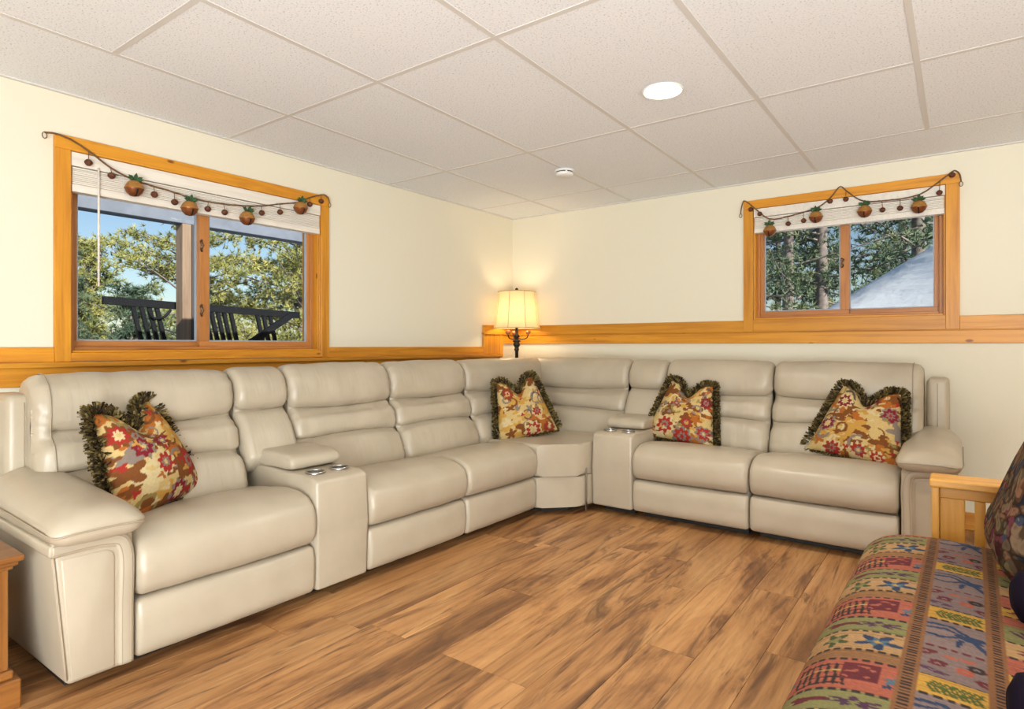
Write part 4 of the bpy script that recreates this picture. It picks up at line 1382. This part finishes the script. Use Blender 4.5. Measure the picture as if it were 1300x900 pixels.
ps = np.array([p[:2] for p in smoothpath([(a, b, 0) for a, b in prof], 24)])
arcl = np.concatenate([[0], np.cumsum(np.hypot(*np.diff(ps, axis=0).T))])
NA = 300
sa = np.linspace(0, arcl[-1], NA)
px = np.interp(sa, arcl, ps[:, 0]); pz = np.interp(sa, arcl, ps[:, 1])
ys = np.concatenate([np.linspace(-2.028, -2.075, 10)[:-1], np.linspace(-2.075, -3.75, 470), np.linspace(-3.75, -4.06, 20)[1:]])
e = np.clip((ys+2.028)/-.075, 0, 1); rnd = np.sqrt(np.clip(1-(1-e)**2, 0, 1))
V = []; C = []
cz = .345
sag = np.array([noise.noise(Vector((y*2.1, 0, 3)))*.006 for y in ys])
# distance across from the first border, so that the border lies at the seat's x of 3.285
xb = np.interp(3.285, px[NA//3:], sa[NA//3:])
for i, y in enumerate(ys):
    k = .35+.65*rnd[i]
    zz = cz+(pz-cz)*k
    xx = np.where(px < 3.2, 3.2+(px-3.2)*(.72+.28*rnd[i]), px)
    skew = (y+2.0)*.012
    bump = .004*np.sin((y % .4)/.4*2*PI*3)*(1-np.clip((px-3.1)/.2, 0, 1))
    V.append(np.stack([xx-FO.x+skew, np.full(NA, y-FO.y), zz+sag[i]], 1))
    u = (sa-xb)/1.04*1.12+118/260
    v = ((-y-1.97) % .385)/.385
    C.append(FR.sample(np.clip(u, 0, .999), np.full(NA, v)))
V = np.concatenate(V); C = np.concatenate(C)
nY = len(ys)
idx = np.arange(nY*NA).reshape(nY, NA)
q = np.stack([idx[:-1, :-1], idx[1:, :-1], idx[1:, 1:], idx[:-1, 1:]], -1).reshape(-1, 4)
faces = q.tolist()
# underside and end caps
c0 = len(V)
faces += [tuple(int(v) for v in idx[0, :][::-1]), tuple(int(v) for v in idx[-1, :])]
faces += [(int(idx[i, 0]), int(idx[i, -1]), int(idx[i+1, -1]), int(idx[i+1, 0])) for i in range(nY-1)]
me = D.meshes.new('mattress'); me.from_pydata(V.tolist(), [], faces); set_col(me, C)
me.polygons.foreach_set('use_smooth', [True]*len(q)+[False]*(len(faces)-len(q)))
me.materials.append(M['futon_fabric'])
o = D.objects.new('mattress', me); COL.objects.link(o); o.parent = t

def paisley():
    m, nt, b = newmat('dark_paisley_chenille')
    tc = N(nt, 'ShaderNodeTexCoord')
    nd = N(nt, 'ShaderNodeTexNoise', Scale=9, Detail=2)
    nt.links.new(tc.outputs['Object'], nd.inputs['Vector'])
    add = N(nt, 'ShaderNodeMix', data_type='RGBA', blend_type='LINEAR_LIGHT'); add.inputs[0].default_value = .10
    nt.links.new(tc.outputs['Object'], add.inputs[6]); nt.links.new(nd.outputs['Color'], add.inputs[7])
    vo = N(nt, 'ShaderNodeTexVoronoi', Scale=34)
    nt.links.new(add.outputs[2], vo.inputs['Vector'])
    sep = N(nt, 'ShaderNodeSeparateColor'); nt.links.new(vo.outputs['Color'], sep.inputs[0])
    r = ramp(nt, [(0, (.10, .065, .04)), (.22, (.17, .11, .065)), (.40, (.12, .035, .04)), (.55, (.045, .05, .075)), (.70, (.15, .12, .06)), (.86, (.20, .10, .055)), (1, (.05, .04, .035))])
    r.color_ramp.interpolation = 'CONSTANT'
    nt.links.new(sep.outputs[0], r.inputs[0])
    r2 = ramp(nt, [(.0, (.55, .5, .5)), (.35, (1, 1, 1)), (.5, (1.0, 1.0, 1.0)), (.62, (.30, .26, .24))])
    mp = N(nt, 'ShaderNodeMath', operation='MULTIPLY'); mp.inputs[1].default_value = 1.0
    nt.links.new(vo.outputs['Distance'], mp.inputs[0]); nt.links.new(mp.outputs[0], r2.inputs[0])
    mu = N(nt, 'ShaderNodeMix', data_type='RGBA', blend_type='MULTIPLY'); mu.inputs[0].default_value = .9
    nt.links.new(r.outputs[0], mu.inputs[6]); nt.links.new(r2.outputs[0], mu.inputs[7])
    nt.links.new(mu.outputs[2], b.inputs['Base Color'])
    b.inputs['Roughness'].default_value = .95; b.inputs['Specular IOR Level'].default_value = .1
    bp = N(nt, 'ShaderNodeBump', Strength=.7, Distance=.006); nt.links.new(vo.outputs['Distance'], bp.inputs['Height']); nt.links.new(bp.outputs[0], b.inputs['Normal'])
    return m
M['paisley'] = paisley()
# big loose back cushion leaning on the futon back
bc = empty('back_cushion', (3.62, -2.06, .45), 0, 'large dark paisley cushion leaning at the back of the futon', 'cushion')
def bcp(s):
    k = (1-abs(s)**3)
    return arc_poly([(-.155, .03), (-.185-.01*k, .10), (-.150-.012*k, .22), (-.095-.012*k, .36), (-.035-.010*k, .50), (.03, .60), (.10, .63), (.17, .60), (.20, .50), (.14, .25), (.06, .02), (-.06, .004)], 6)
mB = Matrix(((0, 1, 0, 0), (1, 0, 0, -.50), (0, 0, 1, 0), (0, 0, 0, 1)))
cushion('cover', bcp, .50, .09, M['paisley'], bc, 26, 0, .01, .012, 5, mB)
bkf = fb('back_frame', (3.90, 3.94, -4.05, -2.05, .43, .86), 'y')
# two plump purple velvet bolsters lying on the seat
for (x_, y_, z_, lab) in ((3.450, -2.74, .52, 'dark purple velvet bolster on the futon, the farther of two'), (3.420, -3.26, .50, 'dark purple velvet bolster on the futon, nearest the viewer')):
    p = empty('bolster', (x_, y_, z_), math.radians(8), lab, 'cushion')
    bm = bmesh.new()
    lathe(bm, [(0, -.150), (.030, -.149), (.055, -.135), (.066, -.10), (.070, 0), (.066, .10), (.055, .135), (.030, .149), (0, .150)], 28, cap=False)
    bmesh.ops.transform(bm, matrix=Matrix.Translation((.15, 0, 0)) @ Matrix.Rotation(PI/2, 4, 'Y'), verts=bm.verts)
    bobj('cover', bm, M['purple'], p, True)

# ------------------------------------------------------------------ outdoors
def terrain(name, xs, ys, fn, mat, label):
    V = [(x, y, fn(x, y)) for y in ys for x in xs]
    n = len(xs)
    F = [(j*n+i, j*n+i+1, (j+1)*n+i+1, (j+1)*n+i) for j in range(len(ys)-1) for i in range(n-1)]
    return tag(mobj(name, V, F, mat, None, True), label, 'ground', kind='structure')
def sstep(a, b, x):
    t = min(1, max(0, (x-a)/(b-a))); return t*t*(3-2*t)
def bank(x, y):
    crest = 1.892+.635*(x-2.361)
    if crest < 1.0: crest = 1.0-.55*math.log1p(1.0-crest)*1.6
    if crest > 3.6: crest = 3.6+(crest-3.6)*.3
    base = 1.02+.12*(x-2.5)
    if base > crest: base = crest
    z = base+(crest-base)*sstep(.2, 5.0, y)
    if y > 5: z -= (y-5)*.16
    return z+.05*noise.noise(Vector((x*.9, y*.9, 0)))+.015*noise.noise(Vector((x*4, y*4, 2)))
terrain('snow_bank', list(np.linspace(-14, 14, 90)), list(np.concatenate([np.linspace(.25, 8, 60), np.linspace(8.5, 60, 24)])), bank, M['snow'], 'bright snow bank rising to the right outside the far window')
def valley(x, y):
    d = -x
    return .3-.30*d if d < 6 else -1.5-.42*(d-6) if d < 24 else -9.06+.02*(d-24)
terrain('snow_slope', list(-np.concatenate([np.linspace(.25, 24, 40), np.linspace(27, 140, 18)])), list(np.linspace(-50, 90, 40)), lambda x, y: valley(x, y)+.3*noise.noise(Vector((x*.2, y*.2, 5))), M['snow'], 'snowy slope falling away outside the left window')

def make_pine(seed, H, spread, crown0, nb, tuft_n, blade, rad):
    """trunk with limbs, and needle tufts; returns the three meshes"""
    rr = random.Random(seed)
    bmt = bmesh.new()
    tp = [(rr.gauss(0, .01)*H*.2*f, rr.gauss(0, .01)*H*.2*f, H*f) for f in np.linspace(0, 1, 9)]
    tube(bmt, tp, [rad*(1-.93*f) for f in np.linspace(0, 1, 9)], 9)
    bml = bmesh.new()
    FV, FF = [], []
    for k in range(nb):
        f = crown0+(1-crown0)*(k+rr.random())/nb
        f = min(f, .985)
        z = H*f
        a = rr.uniform(0, 2*PI)
        prof = (1-((f-crown0)/(1-crown0)))**.8
        L = spread*(.22+.78*prof)*rr.uniform(.65, 1.1)
        if L < .15: L = .15
        d = Vector((math.cos(a), math.sin(a), 0))
        up = rr.uniform(-.12, .22)+.25*(f)
        pts = [Vector((0, 0, z)), Vector((0, 0, z))+d*L*.5+Vector((0, 0, L*(up-.08))), Vector((0, 0, z))+d*L+Vector((0, 0, L*(up+.06)))]
        sp = smoothpath(pts, 4)
        tube(bml, sp, [max(.006, rad*.22*(1-f*.6)*(1-.8*i/8)) for i in range(len(sp))], 5)
        ncl = max(2, int(7*L/spread*1.2))
        for ci in range(ncl):
            g = .25+.77*(ci+rr.random())/ncl
            j = min(len(sp)-1, int(g*(len(sp)-1)))
            cc_ = Vector(sp[j])+Vector((rr.gauss(0, .13), rr.gauss(0, .13), rr.gauss(0, .05)))*L
            for i in range(max(3, int(tuft_n/7))):
                c = cc_+Vector((rr.gauss(0, .13), rr.gauss(0, .13), rr.gauss(0, .07)))
                ax = (d*.7+Vector((rr.gauss(0, .5), rr.gauss(0, .5), .5+rr.gauss(0, .3)))).normalized()
                for b in range(13):
                    dd = (ax*.75+Vector((rr.gauss(0, .6), rr.gauss(0, .6), rr.gauss(0, .6)))).normalized()
                    s = dd.orthogonal().normalized(); s = Matrix.Rotation(rr.uniform(0, 6.28), 3, dd) @ s
                    l_ = blade*rr.uniform(.7, 1.2); w_ = blade*.075
                    q = len(FV)
                    FV += [c-s*w_, c+s*w_, c+dd*l_]
                    FF.append((q, q+1, q+2))
    mt = D.meshes.new('trunk'); bmesh.ops.recalc_face_normals(bmt, faces=bmt.faces); bmt.to_mesh(mt); bmt.free(); mt.materials.append(M['bark'])
    ml = D.meshes.new('limbs'); bml.to_mesh(ml); bml.free(); ml.materials.append(M['bark'])
    mf = D.meshes.new('needles'); mf.from_pydata([tuple(v) for v in FV], [], FF)
    for m in (mt, ml): m.polygons.foreach_set('use_smooth', [True]*len(m.polygons))
    return mt, ml, mf

PROTO = {
    'spire': make_pine(1, 9.0, 1.55, .10, 150, 80, .15, .13),
    'broad': make_pine(2, 9.0, 2.9, .16, 115, 100, .125, .19),
    'open': make_pine(3, 10.0, 2.4, .16, 70, 70, .125, .13),
}
NEED = {}
def pine(kind, loc, s, rot, mat, label, group=None):
    mt, ml, mf = PROTO[kind]
    t = empty('pine_tree', loc, rot, label, 'tree', group)
    t.scale = (s, s, s)
    key = (kind, mat)
    if key not in NEED:
        m2 = mf.copy(); m2.materials.clear(); m2.materials.append(M[mat]); NEED[key] = m2
    for nm, me in (('trunk', mt), ('limbs', ml), ('needles', NEED[key])):
        o = D.objects.new(nm, me); COL.objects.link(o); o.parent = t
        if nm != 'trunk': o['kind'] = 'stuff'
    return t
GL = 'pines on the slope outside the left window'
def lz(x): return valley(x, 0)-.2
pine('spire', (-11.5, -.10, lz(-11.5)), .80, .3, 'needle_blue', 'blue green narrow pine at the far left of the wide window', GL)
pine('spire', (-15.5, 1.85, lz(-15.5)), 1.06, 1.9, 'needle_sun', 'pale narrow pine beside the blind wand in the wide window', GL)
pine('broad', (-11.0, 2.35, lz(-11.0)), 1.02, .6, 'needle_sun', 'broad sunlit yellow green pine behind the deck post', GL)
pine('broad', (-9.4, 4.25, lz(-9.4)), 1.10, 2.6, 'needle_sun', 'sunlit pine filling the right pane of the wide window', GL)
pine('broad', (-13.2, 7.6, lz(-13.2)), 1.25, 4.1, 'needle_blue', 'darker pine farther back in the right pane of the wide window', GL)
pine('spire', (-9.0, .35, lz(-9.0)-2.3), .82, 2.2, 'needle_blue', 'low dark pine below the cut end of the black deck rail', GL)
pine('broad', (-8.0, 2.0, lz(-8.0)-3.2), .80, 5.2, 'needle_sun', 'low bushy pine showing between the black balusters', GL)
pine('open', (-7.4, 3.6, lz(-7.4)-2.6), .62, 1.0, 'needle_sun', 'low loose pine under the rail in the right pane', GL)
GR = 'pines on the snow outside the small window'
pine('open', (.62, 8.35, bank(.62, 8.35)-.3), 1.0, .4, 'needle_dark', 'pine with grey trunk at the left in the small window', GR)
pine('open', (1.12, 8.90, bank(1.12, 8.9)-.3), 1.1, 2.1, 'needle_dark', 'pine with thicker grey trunk left of the mullion in the small window', GR)
pine('open', (2.62, 11.3, bank(2.62, 11.3)-.2), 1.25, 3.3, 'needle_dark', 'large pine standing on top of the snow bank', GR)
pine('open', (-1.2, 15.5, bank(-1.2, 15.5)-.3), 1.1, 5.0, 'needle_sun', 'farther pine behind the grey trunks in the small window', GR)
pine('open', (1.9, 18.5, bank(1.9, 18.5)-.3), 1.2, 1.2, 'needle_dark', 'farther pine beyond the snow bank crest', GR)
for (x_, y_, s_, r_, lab) in ((-14.0, -4.5, 1.0, .9, 'pine on the slope left of the wide window view'), (-18.0, -9.0, 1.2, 2.4, 'pine far down the slope left of the wide window view'), (-16.0, 12.5, 1.3, 3.0, 'pine right of the wide window view')):
    pine('broad', (x_, y_, lz(x_)), s_, r_, 'needle_sun', lab)
for (x_, y_, s_, r_, lab) in ((-4.0, 10.5, 1.1, .7, 'pine on the snow left of the small window view'), (-6.0, 16.0, 1.2, 2.7, 'pine farther back left of the small window view'), (6.5, 14.0, 1.2, 1.7, 'pine high on the bank right of the small window view')):
    pine('open', (x_, y_, bank(x_, y_)-.3), s_, r_, 'needle_dark', lab)

# deck outside the left window
DX = -2.0
dk = tag(box('wooden_deck', -2.35, -.19, -6.4, 2.2, .44, .50, M['postwood'], None, .004), 'grey wooden deck outside the left window', 'deck', kind='structure')
tag(box('deck_beam', DX-.09, DX+.05, -6.4, 2.6, 2.135, 2.40, M['beam'], None, .004), 'grey beam of the upper deck across the top of the left window', 'beam')
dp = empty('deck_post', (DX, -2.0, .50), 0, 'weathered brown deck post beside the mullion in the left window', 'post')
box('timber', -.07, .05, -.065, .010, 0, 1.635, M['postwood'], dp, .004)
box('shaded_side', -.06, .06, .010, .075, 0, 1.635, M['post_shade'], dp, .003)  # dark strip added as the shaded side of the same post
rl = empty('deck_railing', (DX, -1.8, .5), 0, 'black metal deck railing with leaning balusters outside the left window', 'railing')
RO = Vector((DX, -1.8, .5))
def rbar(nm, p, q, w, d):
    p = Vector(p)-RO; q = Vector(q)-RO
    t_ = (q-p); L = t_.length; t_.normalize()
    a = Vector((1, 0, 0)); b_ = t_.cross(a).normalized(); a = b_.cross(t_)
    bm = bmesh.new()
    r_ = bmesh.ops.create_cube(bm, size=1)
    for v in r_['verts']:
        c = v.co.copy()
        v.co = p.lerp(q, c.z+.5)+a*(c.x*d)+b_*(c.y*w)
    return bobj(nm, bm, M['rail'], rl)
rx = DX-.16
rbar('top_rail', (rx, -2.585, 1.462), (rx, -.80, 1.412), .062, .05)
for y0s in ((-2.37, -2.305, -2.245, -2.185), (-1.90, -1.84, -1.78, -1.72), (-1.66, -1.60, -1.535), (-1.27, -1.205, -1.135)):
    for y_ in y0s: rbar('baluster', (rx, y_, 1.44), (rx+.02, y_+.20, .50), .030, .03)
rbar('brace', (rx+.03, -.92, 1.40), (rx+.03, -1.85, .80), .06, .04)
bm = bmesh.new(); tube(bm, smoothpath([(rx+2.0-DX-2+.03, -2.26+1.8, 1.40-.5), (rx-DX+.03, -2.22+1.8, 1.33-.5), (rx-DX+.03, -2.13+1.8, 1.345-.5), (rx-DX+.03, -2.08+1.8, 1.41-.5)], 5), .012, 6); bobj('bracket', bm, M['rail'], rl, True)
